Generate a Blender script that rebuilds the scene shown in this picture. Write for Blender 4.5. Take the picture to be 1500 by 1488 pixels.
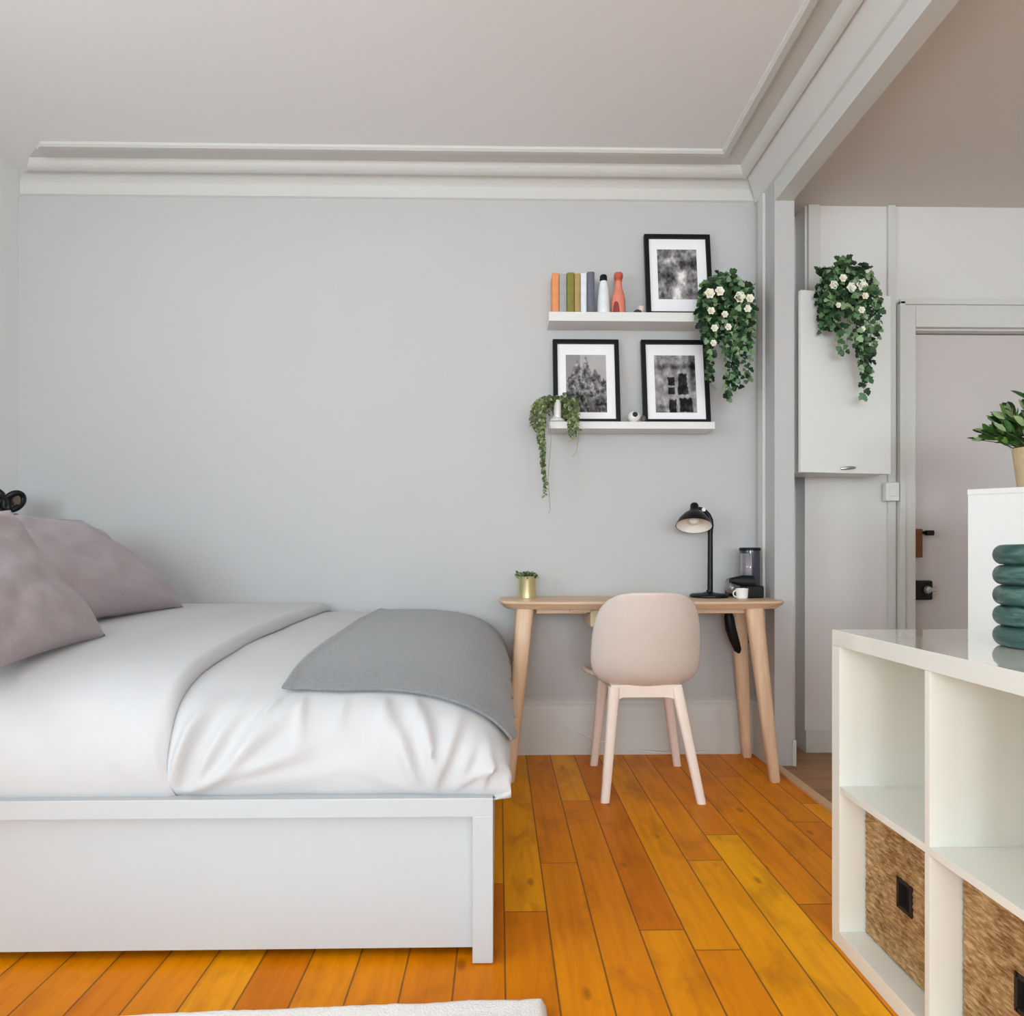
import bpy, bmesh, math, random
from mathutils import Vector, Matrix, noise as mnoise

for o in list(bpy.data.objects):
    bpy.data.objects.remove(o)
SC = bpy.context.scene
COL = SC.collection
R = math.radians

# ------------------------------------------------------------------ camera
cam_d = bpy.data.cameras.new('camera')
cam = bpy.data.objects.new('camera', cam_d)
COL.objects.link(cam)
cam.location = (0, 0, 0.94)
cam.rotation_euler = (R(90), 0, R(-1.1))
cam_d.sensor_width = 36.0
cam_d.sensor_fit = 'HORIZONTAL'
cam_d.lens = 36.0 * 1030 / 1500
cam_d.shift_y = 68 / 1500
cam_d.clip_start = 0.02
SC.camera = cam

# ------------------------------------------------------------------ world and daylight
w = bpy.data.worlds.new('sky')
SC.world = w
w.use_nodes = True
bg = w.node_tree.nodes['Background']
bg.inputs[0].default_value = (0.86, 0.93, 1.0, 1)
bg.inputs[1].default_value = 1.0


def area(name, loc, rot, sx, sy, power, col):
    d = bpy.data.lights.new(name, 'AREA')
    d.shape = 'RECTANGLE'
    d.size, d.size_y = sx, sy
    d.energy = power
    d.color = col
    o = bpy.data.objects.new(name, d)
    COL.objects.link(o)
    o.location = loc
    o.rotation_euler = rot
    return o


# lamps added for even fill, set in unseen window openings behind camera and left
DAY = (0.76, 0.92, 1.0)
area('fill_light_rear', (-1.25, -6.14, 1.6), (R(106), 0, 0), 1.3, 1.9, 168, DAY)
area('fill_light_rear', (0.45, -6.14, 1.6), (R(106), 0, 0), 1.3, 1.9, 116, DAY)
area('fill_light_left', (-2.18, 0.2, 1.5), (0, R(-128), 0), 1.4, 1.6, 54, DAY)
area('fill_light_kitchen', (2.6, -6.14, 1.5), (R(100), 0, 0), 0.8, 1.2, 56, DAY)

vs = SC.view_settings
vs.view_transform = 'Standard'
vs.look = 'None'
vs.gamma = 1
vs.use_curve_mapping = False
vs.exposure = 0.0
try:
    SC.cycles.use_denoising = True
    SC.cycles.max_bounces = 12
    SC.cycles.diffuse_bounces = 8
    SC.cycles.sample_clamp_indirect = 6
except Exception:
    pass


# ------------------------------------------------------------------ material helpers
def srgb(r, g, b):
    def f(c):
        c = c / 255.0
        return c / 12.92 if c <= 0.04045 else ((c + 0.055) / 1.055) ** 2.4
    return (f(r), f(g), f(b), 1)


class NT:
    def __init__(s, name):
        s.m = bpy.data.materials.new(name)
        s.m.use_nodes = True
        s.t = s.m.node_tree
        s.b = s.t.nodes['Principled BSDF']

    def n(s, typ, **kw):
        nd = s.t.nodes.new(typ)
        for k, v in kw.items():
            if k == 'inp':
                for kk, vv in v.items():
                    nd.inputs[kk].default_value = vv
            else:
                setattr(nd, k, v)
        return nd

    def l(s, a, b):
        s.t.links.new(a, b)

    def math(s, op, a, b=None, c=None):
        nd = s.n('ShaderNodeMath', operation=op)
        for i, v in enumerate((a, b, c)):
            if v is None:
                continue
            if isinstance(v, (int, float)):
                nd.inputs[i].default_value = v
            else:
                s.l(v, nd.inputs[i])
        return nd.outputs[0]

    def ramp(s, fac, stops):
        nd = s.n('ShaderNodeValToRGB')
        e = nd.color_ramp.elements
        while len(e) < len(stops):
            e.new(0.5)
        for i, (p, c) in enumerate(stops):
            e[i].position = p
            e[i].color = c
        s.l(fac, nd.inputs[0])
        return nd.outputs[0]

    def mix(s, fac, a, b, mode='MIX'):
        nd = s.n('ShaderNodeMix', data_type='RGBA', blend_type=mode)
        for i, v in ((0, fac), (6, a), (7, b)):
            if isinstance(v, (int, float, tuple)):
                nd.inputs[i].default_value = v
            else:
                s.l(v, nd.inputs[i])
        return nd.outputs[2]

    def coords(s, kind='Object', scale=(1, 1, 1)):
        tc = s.n('ShaderNodeTexCoord')
        mp = s.n('ShaderNodeMapping')
        mp.inputs['Scale'].default_value = scale
        s.l(tc.outputs[kind], mp.inputs[0])
        return mp.outputs[0]

    def noise(s, vec, scale=5, detail=4, rough=0.5, dist=0.0):
        nd = s.n('ShaderNodeTexNoise', inp={'Scale': scale, 'Detail': detail, 'Roughness': rough, 'Distortion': dist})
        s.l(vec, nd.inputs['Vector'])
        return nd.outputs['Fac']

    def bump(s, h, strength=0.2, dist=0.01):
        nd = s.n('ShaderNodeBump', inp={'Strength': strength, 'Distance': dist})
        s.l(h, nd.inputs['Height'])
        s.l(nd.outputs[0], s.b.inputs['Normal'])

    def set(s, **kw):
        for k, v in kw.items():
            s.b.inputs[k.replace('_', ' ')].default_value = v


def paint(name, col, rough=0.55, var=0.03, scale=3.0, bump=0.03, spec=0.5, coat=0.0):
    t = NT(name)
    v = t.coords()
    nz = t.noise(v, scale, 3)
    a = tuple(c * (1 - var) for c in col[:3]) + (1,)
    b = tuple(min(1, c * (1 + var)) for c in col[:3]) + (1,)
    t.l(t.ramp(nz, [(0.3, a), (0.7, b)]), t.b.inputs['Base Color'])
    t.set(Roughness=rough)
    t.b.inputs['Specular IOR Level'].default_value = spec
    t.b.inputs['Coat Weight'].default_value = coat
    if bump:
        t.bump(t.noise(v, 140, 2), bump, 0.002)
    return t.m


def fabric(name, col, weave=900, var=0.08, bump=0.25, nscale=60, sheen=0.2):
    t = NT(name)
    v = t.coords()
    nz = t.noise(v, nscale, 5, 0.65)
    fine = t.noise(v, weave * 0.5, 2)
    mx = t.math('ADD', t.math('MULTIPLY', nz, 0.6), t.math('MULTIPLY', fine, 0.4))
    a = tuple(c * (1 - var) for c in col[:3]) + (1,)
    b = tuple(min(1, c * (1 + var)) for c in col[:3]) + (1,)
    t.l(t.ramp(mx, [(0.35, a), (0.65, b)]), t.b.inputs['Base Color'])
    t.set(Roughness=0.9)
    t.b.inputs['Specular IOR Level'].default_value = 0.15
    t.b.inputs['Sheen Weight'].default_value = sheen
    t.bump(fine, bump, 0.002)
    return t.m


def wood(name, c0, c1, axis=0, scale=1.0, rough=0.45):
    t = NT(name)
    s = [22 * scale, 22 * scale, 22 * scale]
    s[axis] = 1.6 * scale
    v = t.coords('Object', tuple(s))
    g = t.noise(v, 1.6, 6, 0.6, 0.6)
    t.l(t.ramp(g, [(0.3, c0), (0.7, c1)]), t.b.inputs['Base Color'])
    t.set(Roughness=rough)
    t.bump(g, 0.06, 0.002)
    return t.m


def gloss(name, col, rough=0.3, metal=0.0, spec=0.5, coat=0.0):
    t = NT(name)
    v = t.coords()
    nz = t.noise(v, 25, 3)
    a = tuple(c * 0.93 for c in col[:3]) + (1,)
    b = tuple(min(1, c * 1.07) for c in col[:3]) + (1,)
    t.l(t.ramp(nz, [(0.3, a), (0.7, b)]), t.b.inputs['Base Color'])
    t.set(Roughness=rough, Metallic=metal)
    t.b.inputs['Specular IOR Level'].default_value = spec
    t.b.inputs['Coat Weight'].default_value = coat
    return t.m


def vcol(name, rough=0.7, attr='tone', spec=0.3, sub=0.0):
    t = NT(name)
    a = t.n('ShaderNodeAttribute', attribute_name=attr)
    t.l(a.outputs['Color'], t.b.inputs['Base Color'])
    t.set(Roughness=rough)
    t.b.inputs['Specular IOR Level'].default_value = spec
    return t.m


# ------------------------------------------------------------------ mesh helpers
class MB:
    """collects geometry in world coordinates, then links it as one mesh object"""

    def __init__(s):
        s.v, s.f, s.c = [], [], []
        s.tone = (1, 1, 1, 1)
        s.flat = False

    def add(s, verts, faces):
        o = len(s.v)
        s.v += [tuple(x) for x in verts]
        s.f += [tuple(i + o for i in f) for f in faces]
        s.c += [s.tone] * len(faces)
        return s

    def box(s, x0, x1, y0, y1, z0, z1, bev=0.0, mat=None):
        bm = bmesh.new()
        r = bmesh.ops.create_cube(bm, size=1)
        for v in bm.verts:
            v.co = Vector(((x0 + x1) / 2 + v.co.x * (x1 - x0), (y0 + y1) / 2 + v.co.y * (y1 - y0), (z0 + z1) / 2 + v.co.z * (z1 - z0)))
        if bev > 0:
            s.flat = True
            bmesh.ops.bevel(bm, geom=bm.edges[:], offset=bev, segments=2, affect='EDGES', profile=0.5)
        if mat is not None:
            bmesh.ops.transform(bm, matrix=mat, verts=bm.verts)
        bm.verts.index_update()
        s.add([v.co.copy() for v in bm.verts], [[v.index for v in f.verts] for f in bm.faces])
        bm.free()
        return s

    def loops(s, rings, cap0=True, cap1=True, closed=True):
        n = len(rings[0])
        vs_ = [p for r in rings for p in r]
        fs = []
        for i in range(len(rings) - 1):
            for j in range(n if closed else n - 1):
                k = (j + 1) % n
                fs.append((i * n + j, i * n + k, (i + 1) * n + k, (i + 1) * n + j))
        if cap0:
            fs.append(tuple(reversed(range(n))))
        if cap1:
            fs.append(tuple(range((len(rings) - 1) * n, len(rings) * n)))
        return s.add(vs_, fs)

    def lathe(s, prof, loc, mat=None, seg=40, cap0=True, cap1=True):
        m = mat or Matrix()
        L = Vector(loc)
        rings = []
        for r, z in prof:
            rings.append([L + m @ Vector((max(r, 1e-4) * math.cos(2 * math.pi * i / seg), max(r, 1e-4) * math.sin(2 * math.pi * i / seg), z)) for i in range(seg)])
        return s.loops(rings, cap0, cap1)

    def tube(s, pts, rad, seg=10, caps=True):
        pts = [Vector(p) for p in pts]
        if isinstance(rad, (int, float)):
            rad = [rad] * len(pts)
        rings = []
        up = Vector((0, 0, 1))
        t0 = (pts[1] - pts[0]).normalized()
        if abs(t0.dot(up)) > 0.95:
            up = Vector((1, 0, 0))
        nrm = (up - t0 * up.dot(t0)).normalized()
        for i, p in enumerate(pts):
            t = (pts[min(i + 1, len(pts) - 1)] - pts[max(i - 1, 0)]).normalized()
            nrm = (nrm - t * nrm.dot(t)).normalized()
            b = t.cross(nrm)
            rings.append([p + (nrm * math.cos(2 * math.pi * j / seg) + b * math.sin(2 * math.pi * j / seg)) * rad[i] for j in range(seg)])
        return s.loops(rings, caps, caps)

    def bar(s, path, sizes, p=4.0, seg=20):
        """rounded rectangular section swept along a mostly vertical path; sizes = (wx, wy) per point"""
        rings = []
        for P, (wx, wy) in zip(path, sizes):
            ring = []
            for j in range(seg):
                a = 2 * math.pi * (j + 0.5) / seg
                c, d = math.cos(a), math.sin(a)
                k = (abs(c) ** p + abs(d) ** p) ** (-1 / p)
                ring.append((P[0] + c * k * wx / 2, P[1] + d * k * wy / 2, P[2]))
            rings.append(ring)
        return s.loops(rings)

    def grid(s, fn, us, vs_):
        vv = [fn(u, v) for v in vs_ for u in us]
        n = len(us)
        ff = [(j * n + i, j * n + i + 1, (j + 1) * n + i + 1, (j + 1) * n + i) for j in range(len(vs_) - 1) for i in range(n - 1)]
        return s.add(vv, ff)

    def build(s, name, mat, parent=None, smooth=35, tone=False, solid=None, subsurf=0, fixn=True):
        off = Vector((0, 0, 0))
        if parent is not None:
            q = parent
            while q.parent is not None:
                q = q.parent
            off = q.location
        me = bpy.data.meshes.new(name)
        me.from_pydata([Vector(v) - off for v in s.v], [], s.f)
        if tone:
            a = me.color_attributes.new('tone', 'FLOAT_COLOR', 'CORNER')
            i = 0
            for f, c in zip(s.f, s.c):
                for _ in f:
                    a.data[i].color = c
                    i += 1
        if fixn:
            bm = bmesh.new()
            bm.from_mesh(me)
            bmesh.ops.recalc_face_normals(bm, faces=bm.faces[:])
            bm.to_mesh(me)
            bm.free()
        if smooth:
            for p in me.polygons:
                p.use_smooth = True
            me.set_sharp_from_angle(angle=R(smooth))
        me.materials.append(mat)
        o = bpy.data.objects.new(name, me)
        COL.objects.link(o)
        if parent is not None:
            o.parent = parent
        if s.flat and smooth:
            md = o.modifiers.new('normals', 'WEIGHTED_NORMAL')
            md.keep_sharp = True
            md.weight = 100
        if solid:
            md = o.modifiers.new('thickness', 'SOLIDIFY')
            md.thickness = solid
            md.offset = -1
        if subsurf:
            md = o.modifiers.new('smooth', 'SUBSURF')
            md.levels = md.render_levels = subsurf
        return o


def tag(o, label, cat, group=None, kind=None):
    o['label'] = label
    o['category'] = cat
    if group:
        o['group'] = group
    if kind:
        o['kind'] = kind
    return o


def thing(name, loc, label, cat, group=None):
    o = bpy.data.objects.new(name, None)
    o.empty_display_size = 0.05
    COL.objects.link(o)
    o.location = loc
    return tag(o, label, cat, group)


def struct(name, mb, mat, label, cat, parent=None, **kw):
    o = mb.build(name, mat, parent, **kw)
    o['kind'] = 'structure'
    tag(o, label, cat)
    return o


def lerp(a, b, t):
    return a + (b - a) * t


def sstep(a, b, x):
    t = max(0.0, min(1.0, (x - a) / (b - a)))
    return t * t * (3 - 2 * t)


def interp(pts, x):
    """smooth (Catmull-Rom) interpolation of y over x"""
    if x <= pts[0][0]:
        return pts[0][1]
    if x >= pts[-1][0]:
        return pts[-1][1]
    for i in range(len(pts) - 1):
        if pts[i][0] <= x <= pts[i + 1][0]:
            p0 = pts[max(i - 1, 0)]
            p1, p2 = pts[i], pts[i + 1]
            p3 = pts[min(i + 2, len(pts) - 1)]
            h = p2[0] - p1[0]
            m1 = (p2[1] - p0[1]) / max(1e-6, p2[0] - p0[0]) * h
            m2 = (p3[1] - p1[1]) / max(1e-6, p3[0] - p1[0]) * h
            t = (x - p1[0]) / h
            return ((2 * t ** 3 - 3 * t * t + 1) * p1[1] + (t ** 3 - 2 * t * t + t) * m1 + (-2 * t ** 3 + 3 * t * t) * p2[1] + (t ** 3 - t * t) * m2)


def nz(x, y=0.0, z=0.0):
    return mnoise.noise(Vector((x, y, z)))


# ------------------------------------------------------------------ materials
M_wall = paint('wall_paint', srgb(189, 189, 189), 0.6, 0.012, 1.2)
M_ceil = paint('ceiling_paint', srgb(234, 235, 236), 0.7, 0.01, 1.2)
M_kwall = paint('kitchen_wall_paint', srgb(216, 215, 213), 0.6, 0.012, 1.2)
M_kceil = paint('kitchen_ceiling_paint', srgb(211, 204, 197), 0.7, 0.01, 1.2)
M_trim = paint('trim_paint', srgb(207, 207, 203), 0.45, 0.01, 2)
M_door = paint('door_paint', srgb(200, 194, 193), 0.5, 0.012, 2)
M_white = paint('white_lacquer', srgb(191, 194, 196), 0.35, 0.01, 2, 0.0)
M_shelfw = paint('glossy_white_foil', srgb(232, 234, 226), 0.16, 0.008, 2, 0.0)
M_cab = paint('white_cabinet_foil', srgb(222, 223, 221), 0.35, 0.01, 2, 0.0)
M_shelft = paint('mirror_gloss_white_foil', srgb(232, 234, 226), 0.05, 0.008, 2, 0.0, 0.6, 0.5)
M_duvet = fabric('white_cotton', srgb(199, 200, 202), 900, 0.012, 0.10, 20, 0.1)
M_throw = fabric('grey_wool_throw', srgb(132, 134, 136), 700, 0.20, 0.6, 150, 0.3)
M_pillow = fabric('mauve_grey_linen', srgb(170, 159, 163), 800, 0.07, 0.35, 90, 0.2)
M_rug = fabric('white_rug_pile', srgb(236, 233, 230), 500, 0.05, 0.9, 120, 0.2)
M_desk = wood('ash_wood', srgb(203, 168, 135), srgb(226, 198, 168), 0)
M_deskleg = wood('ash_leg_wood', srgb(208, 172, 138), srgb(228, 200, 170), 2)
M_chair = paint('beige_plastic', srgb(214, 201, 193), 0.5, 0.02, 30, 0.02)
M_chairleg = paint('pale_pink_plastic', srgb(244, 229, 219), 0.5, 0.02, 30, 0.02)
M_black = gloss('black_metal', srgb(12, 13, 16), 0.38, 0.0, 0.3, 0.0)
M_matblack = gloss('black_plastic', srgb(12, 12, 15), 0.5, 0.0, 0.3)
M_frame = gloss('black_frame', srgb(8, 8, 9), 0.45, 0.0, 0.3)
M_mat = paint('paper_mat', srgb(240, 240, 242), 0.8, 0.01, 20, 0)
M_print = vcol('printed_photo', 0.8)
M_leaf = vcol('leaf', 0.5)
M_petal = paint('cream_petal', srgb(236, 234, 218), 0.7, 0.06, 60, 0)
M_stem = paint('green_stem', srgb(74, 92, 44), 0.7, 0.1, 40, 0)
M_gold = gloss('brass_tin', srgb(222, 214, 168), 0.3, 0.8)
M_pot = paint('beige_ceramic', srgb(214, 190, 150), 0.6, 0.08, 40, 0.05)
M_soil = paint('soil', srgb(60, 46, 36), 0.95, 0.2, 60, 0.2)
M_inner = paint('lamp_inner_white', srgb(232, 226, 216), 0.5, 0.02, 10, 0)
M_ceramic = gloss('white_ceramic', srgb(240, 238, 234), 0.3)
M_dark = gloss('dark_hole', srgb(34, 30, 28), 0.7)
M_steel = gloss('steel', srgb(170, 168, 166), 0.35, 0.9)
M_brass = gloss('aged_brass', srgb(110, 66, 30), 0.45, 0.4)


def floor_mat(name, wdt, phase, tones, axis, rough, seam=0.010, knots=0.55, length=1.7):
    t = NT(name)
    tc = t.n('ShaderNodeTexCoord')
    sp = t.n('ShaderNodeSeparateXYZ')
    t.l(tc.outputs['Object'], sp.inputs[0])
    X, Y = (sp.outputs[0], sp.outputs[1]) if axis == 1 else (sp.outputs[1], sp.outputs[0])
    u = t.math('DIVIDE', t.math('SUBTRACT', X, phase), wdt)
    idx = t.math('FLOOR', u)
    fx = t.math('SUBTRACT', u, idx)
    wn = t.n('ShaderNodeTexWhiteNoise', noise_dimensions='1D')
    t.l(idx, wn.inputs['W'])
    yy = t.math('ADD', t.math('DIVIDE', Y, length), t.math('MULTIPLY', wn.outputs['Value'], 5.0))
    seg = t.math('FLOOR', yy)
    fy = t.math('SUBTRACT', yy, seg)
    cmb = t.n('ShaderNodeCombineXYZ')
    t.l(idx, cmb.inputs[0])
    t.l(seg, cmb.inputs[1])
    wn2 = t.n('ShaderNodeTexWhiteNoise', noise_dimensions='2D')
    t.l(cmb.outputs[0], wn2.inputs['Vector'])
    rnd = wn2.outputs['Value']
    base = t.ramp(rnd, tones)
    # grain runs along each board and differs from board to board
    gv = t.n('ShaderNodeCombineXYZ')
    t.l(t.math('ADD', t.math('MULTIPLY', X, 30.0), t.math('MULTIPLY', rnd, 90.0)), gv.inputs[0])
    t.l(t.math('ADD', t.math('MULTIPLY', Y, 2.2), t.math('MULTIPLY', rnd, 40.0)), gv.inputs[1])
    t.l(t.math('MULTIPLY', rnd, 17.0), gv.inputs[2])
    g = t.noise(gv.outputs[0], 1.0, 6, 0.62, 0.8)
    col = t.mix(t.math('MULTIPLY', t.ramp(g, [(0.42, (0, 0, 0, 1)), (0.75, (1, 1, 1, 1))]), 0.55), base, (0.62, 0.48, 0.35, 1), 'MULTIPLY')
    # blotchy wear and knots
    bv = t.n('ShaderNodeCombineXYZ')
    t.l(t.math('ADD', t.math('MULTIPLY', X, 9.0), t.math('MULTIPLY', rnd, 50.0)), bv.inputs[0])
    t.l(t.math('ADD', t.math('MULTIPLY', Y, 4.0), t.math('MULTIPLY', rnd, 31.0)), bv.inputs[1])
    b2 = t.noise(bv.outputs[0], 1.0, 4, 0.6, 0.4)
    col = t.mix(t.ramp(b2, [(0.50, (0, 0, 0, 1)), (0.82, (knots, knots, knots, 1))]), col, (0.30, 0.16, 0.07, 1), 'MULTIPLY')
    kv = t.n('ShaderNodeTexVoronoi', inp={'Scale': 1.0})
    kv2 = t.n('ShaderNodeCombineXYZ')
    t.l(t.math('ADD', t.math('MULTIPLY', X, 8.0), t.math('MULTIPLY', rnd, 13.0)), kv2.inputs[0])
    t.l(t.math('ADD', t.math('MULTIPLY', Y, 3.4), t.math('MULTIPLY', rnd, 7.0)), kv2.inputs[1])
    t.l(t.math('MULTIPLY', rnd, 29.0), kv2.inputs[2])
    t.l(kv2.outputs[0], kv.inputs['Vector'])
    col = t.mix(t.ramp(kv.outputs['Distance'], [(0.05, (knots * 0.9,) * 3 + (1,)), (0.11, (0, 0, 0, 1))]), col, (0.16, 0.08, 0.035, 1), 'MULTIPLY')
    # seams
    ex = t.math('MINIMUM', fx, t.math('SUBTRACT', 1.0, fx))
    ey = t.math('MULTIPLY', t.math('MINIMUM', fy, t.math('SUBTRACT', 1.0, fy)), length / wdt)
    e = t.math('MINIMUM', ex, ey)
    sm = t.ramp(e, [(0.0, (1, 1, 1, 1)), (seam, (0.8, 0.8, 0.8, 1)), (seam * 2.6, (0, 0, 0, 1))])
    col = t.mix(sm, col, (0.17, 0.07, 0.015, 1), 'MIX')
    t.l(col, t.b.inputs['Base Color'])
    t.set(Roughness=rough)
    t.b.inputs['Specular IOR Level'].default_value = 0.13
    h = t.math('SUBTRACT', t.math('MULTIPLY', g, 0.15), sm)
    t.bump(h, 0.25, 0.003)
    return t.m


M_floor = floor_mat('pine_floorboards', 0.1127, 0.0149,
                    [(0.0, srgb(212, 118, 0)), (0.35, srgb(228, 134, 0)), (0.7, srgb(238, 148, 2)), (1.0, srgb(255, 178, 8))], 1, 0.42)
M_kfloor = floor_mat('oak_kitchen_boards', 0.13, 0.05,
                     [(0.0, srgb(150, 112, 78)), (0.5, srgb(168, 130, 94)), (1.0, srgb(184, 146, 110))], 0, 0.4, 0.008, 0.3)
M_thresh = wood('threshold_wood', srgb(206, 168, 124), srgb(226, 190, 150), 1)

# ------------------------------------------------------------------ the setting
XL, XR, YB, YR = -2.235, 1.222, 3.315, -6.2
ZC, ZK = 2.725, 2.592
YP = 3.09               # front end of the stub wall beside the desk
XP = 1.31               # kitchen side of the stub wall
struct('floor', MB().box(XL - 0.1, 1.225, YR, YB, -0.1, 0), M_floor, 'orange stained pine floorboards of the bedroom', 'floor')
struct('floor', MB().box(1.225, 3.3, YR, 3.45, -0.1, 0.004), M_kfloor, 'paler brown wooden floor of the kitchen beyond the threshold', 'floor')
struct('trim_1', MB().box(1.205, 1.245, YR, YP, -0.02, 0.012, 0.003), M_thresh, 'pale wooden threshold strip between the two floors', 'threshold')
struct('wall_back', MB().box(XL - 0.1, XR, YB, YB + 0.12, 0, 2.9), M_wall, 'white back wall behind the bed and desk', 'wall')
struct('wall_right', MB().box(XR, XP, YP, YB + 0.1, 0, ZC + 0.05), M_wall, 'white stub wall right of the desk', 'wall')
struct('ceiling', MB().box(XL - 0.1, 1.3, YR, YB, ZC, ZC + 0.1), M_ceil, 'grey white bedroom ceiling', 'ceiling')
struct('ceiling', MB().box(1.3, 3.3, YR, 3.45, ZK, ZK + 0.1), M_kceil, 'beige kitchen ceiling beyond the beam', 'ceiling')

m = MB()   # left wall with an added, unseen window opening beside the camera
m.box(XL - 0.1, XL, YR, -0.6, 0, ZC).box(XL - 0.1, XL, 1.0, YB, 0, ZC)
m.box(XL - 0.1, XL, -0.6, 1.0, 0, 0.75).box(XL - 0.1, XL, -0.6, 1.0, 2.52, ZC)
struct('wall_left', m, M_ceil, 'white left wall at the head of the bed', 'wall')  # light painted in: ceiling paint brightens a wall that the lamps hardly reach
m = MB()
for x0, x1 in ((XL, -1.92), (-0.58, -0.22), (1.12, 2.18), (3.02, 3.3)):
    m.box(x0, x1, YR - 0.1, YR, 0, ZC)
for x0, x1 in ((-1.92, -0.58), (-0.22, 1.12), (2.18, 3.02)):
    m.box(x0, x1, YR - 0.1, YR, 0, 0.58).box(x0, x1, YR - 0.1, YR, 2.52, ZC)
struct('wall_rear', m, M_wall, 'white rear wall behind the viewpoint', 'wall')

# kitchen walls: chimney-breast like projection with the door opening
m = MB()
m.box(XP - 0.02, 1.452, 3.41, 3.5, 0, ZK + 0.05)
m.box(1.452, 1.966, 3.305, 3.5, 0, ZK + 0.05)
m.box(1.966, 2.80, 3.305, 3.5, 2.005, ZK + 0.05)
m.box(2.80, 3.4, 3.305, 3.5, 0, ZK + 0.05)
struct('wall_kitchen', m, M_kwall, 'white panelled kitchen wall around the door', 'wall')
struct('wall_kitchen_right', MB().box(3.2, 3.3, YR, 3.4, 0, ZK + 0.05), M_kwall, 'white kitchen side wall', 'wall')

# cornice along the back wall (profile points: distance from wall, height)
prof = [(0.0, ZC + 0.01), (0.239, ZC + 0.01), (0.239, ZC - 0.010), (0.230, ZC - 0.018), (0.206, ZC - 0.018), (0.197, ZC - 0.010), (0.197, ZC - 0.002),
        (0.118, ZC - 0.002), (0.112, ZC - 0.012), (0.104, ZC - 0.030), (0.088, ZC - 0.040), (0.078, ZC - 0.042), (0.070, ZC - 0.034),
        (0.050, ZC - 0.036), (0.020, ZC - 0.050), (0.012, ZC - 0.060), (0.012, ZC - 0.112), (0.0, ZC - 0.118)]
m = MB()
m.loops([[(XL + 0.004 + p * 1.05, YB - p, z) for p, z in prof], [(1.225 - p, YB - p, z) for p, z in prof]])
struct('trim_2', m, M_trim, 'white moulded cornice along the back wall', 'cornice')
prof2 = prof[:13] + [(0.055, ZC - 0.045), (0.034, ZC - 0.075), (0.018, ZC - 0.110), (0.013, ZC - 0.122), (0.013, ZC - 0.128), (0.0, ZC - 0.132)]
m = MB()
m.loops([[(1.225 - p, YB - p, z) for p, z in prof2], [(1.225 - p, YR, z) for p, z in prof2]])
struct('trim_3', m, M_trim, 'white moulded cornice above the kitchen opening', 'cornice')
struct('trim_4', MB().box(1.225, 1.303, YR, YB - 0.02, 2.506, ZC + 0.02), M_trim, 'white beam over the kitchen opening', 'beam')
# tall baseboards
m = MB()
bp = [(0, 0), (0.022, 0), (0.022, 0.215), (0.018, 0.232), (0.012, 0.240), (0.012, 0.250), (0.0, 0.262)]
m.loops([[(XL, YB - p, z) for p, z in bp], [(XR - p, YB - p, z) for p, z in bp]])
struct('baseboard_back', m, M_trim, 'tall white baseboard along the back wall', 'baseboard')
m = MB()
m.loops([[(XR - p, YB - p, z) for p, z in bp], [(XR - p, YP + 0.04, z) for p, z in bp]])
struct('baseboard_right', m, M_trim, 'short white baseboard on the stub wall', 'baseboard')
m = MB().box(1.452, 1.884, 3.293, 3.306, 0, 0.11, 0.003)
struct('baseboard_kitchen', m, M_trim, 'low white baseboard on the kitchen wall', 'baseboard')
m = MB().box(1.300, 1.318, YP - 0.006, YP + 0.10, 0.0, 0.12, 0.003)
struct('baseboard_post', m, M_trim, 'small white baseboard end beside the kitchen threshold', 'baseboard')
# vertical boards on the stub wall and on the kitchen wall
struct('trim_5', MB().box(XR - 0.012, XR + 0.01, 3.20, 3.26, 0.26, 2.60, 0.003), M_trim, 'vertical white board in the corner by the desk', 'trim')
struct('trim_6', MB().box(1.462, 1.518, 3.288, 3.306, 2.10, ZK, 0.003), M_trim, 'vertical white batten above the wall cabinet', 'trim')
struct('trim_7', MB().box(1.842, 1.880, 3.288, 3.306, 0.11, ZK, 0.003), M_trim, 'vertical white batten left of the door', 'trim')
# door casing
m = MB()
m.box(1.884, 1.966, 3.275, 3.306, 0, 2.13, 0.004).box(1.966, 2.9, 3.275, 3.306, 2.012, 2.13, 0.004)
m.box(1.884, 1.91, 3.262, 3.28, 0, 2.13, 0.003)
m.box(1.884, 2.9, 3.262, 3.28, 2.115, 2.14, 0.003)
struct('trim_8', m, M_trim, 'white door casing', 'door frame')
# flush door with its hardware
door = struct('door_1', MB().box(1.968, 2.80, 3.352, 3.392, 0.012, 2.0, 0.003), M_door, 'flat greyish white door behind the shelf unit', 'door')
m = MB().box(1.972, 2.026, 3.318, 3.354, 0.925, 1.062, 0.004)
m.box(1.985, 2.014, 3.312, 3.32, 0.945, 1.045, 0.004)
rl = m.build('rim_lock', M_brass, door)
rl['label'] = 'brown metal rim lock'
m = MB().tube([(2.045, 3.355, 1.045), (2.045, 3.325, 1.045)], 0.008).box(2.037, 2.078, 3.308, 3.328, 1.030, 1.055, 0.006)
m.build('thumb_turn', M_black, door)['label'] = 'small black thumb turn'
m = MB().box(1.976, 2.078, 3.322, 3.354, 0.722, 0.815, 0.008)
la = m.build('latch', M_matblack, door)
la['label'] = 'black night latch'
MB().lathe([(0.0, 0), (0.017, 0.002), (0.019, 0.012), (0.014, 0.022), (0, 0.024)], (2.045, 3.322, 0.772), Matrix.Rotation(R(90), 4, 'X'), 24).box(2.045, 2.08, 3.300, 3.312, 0.762, 0.782, 0.004).build('latch_knob', M_steel, la)

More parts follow.
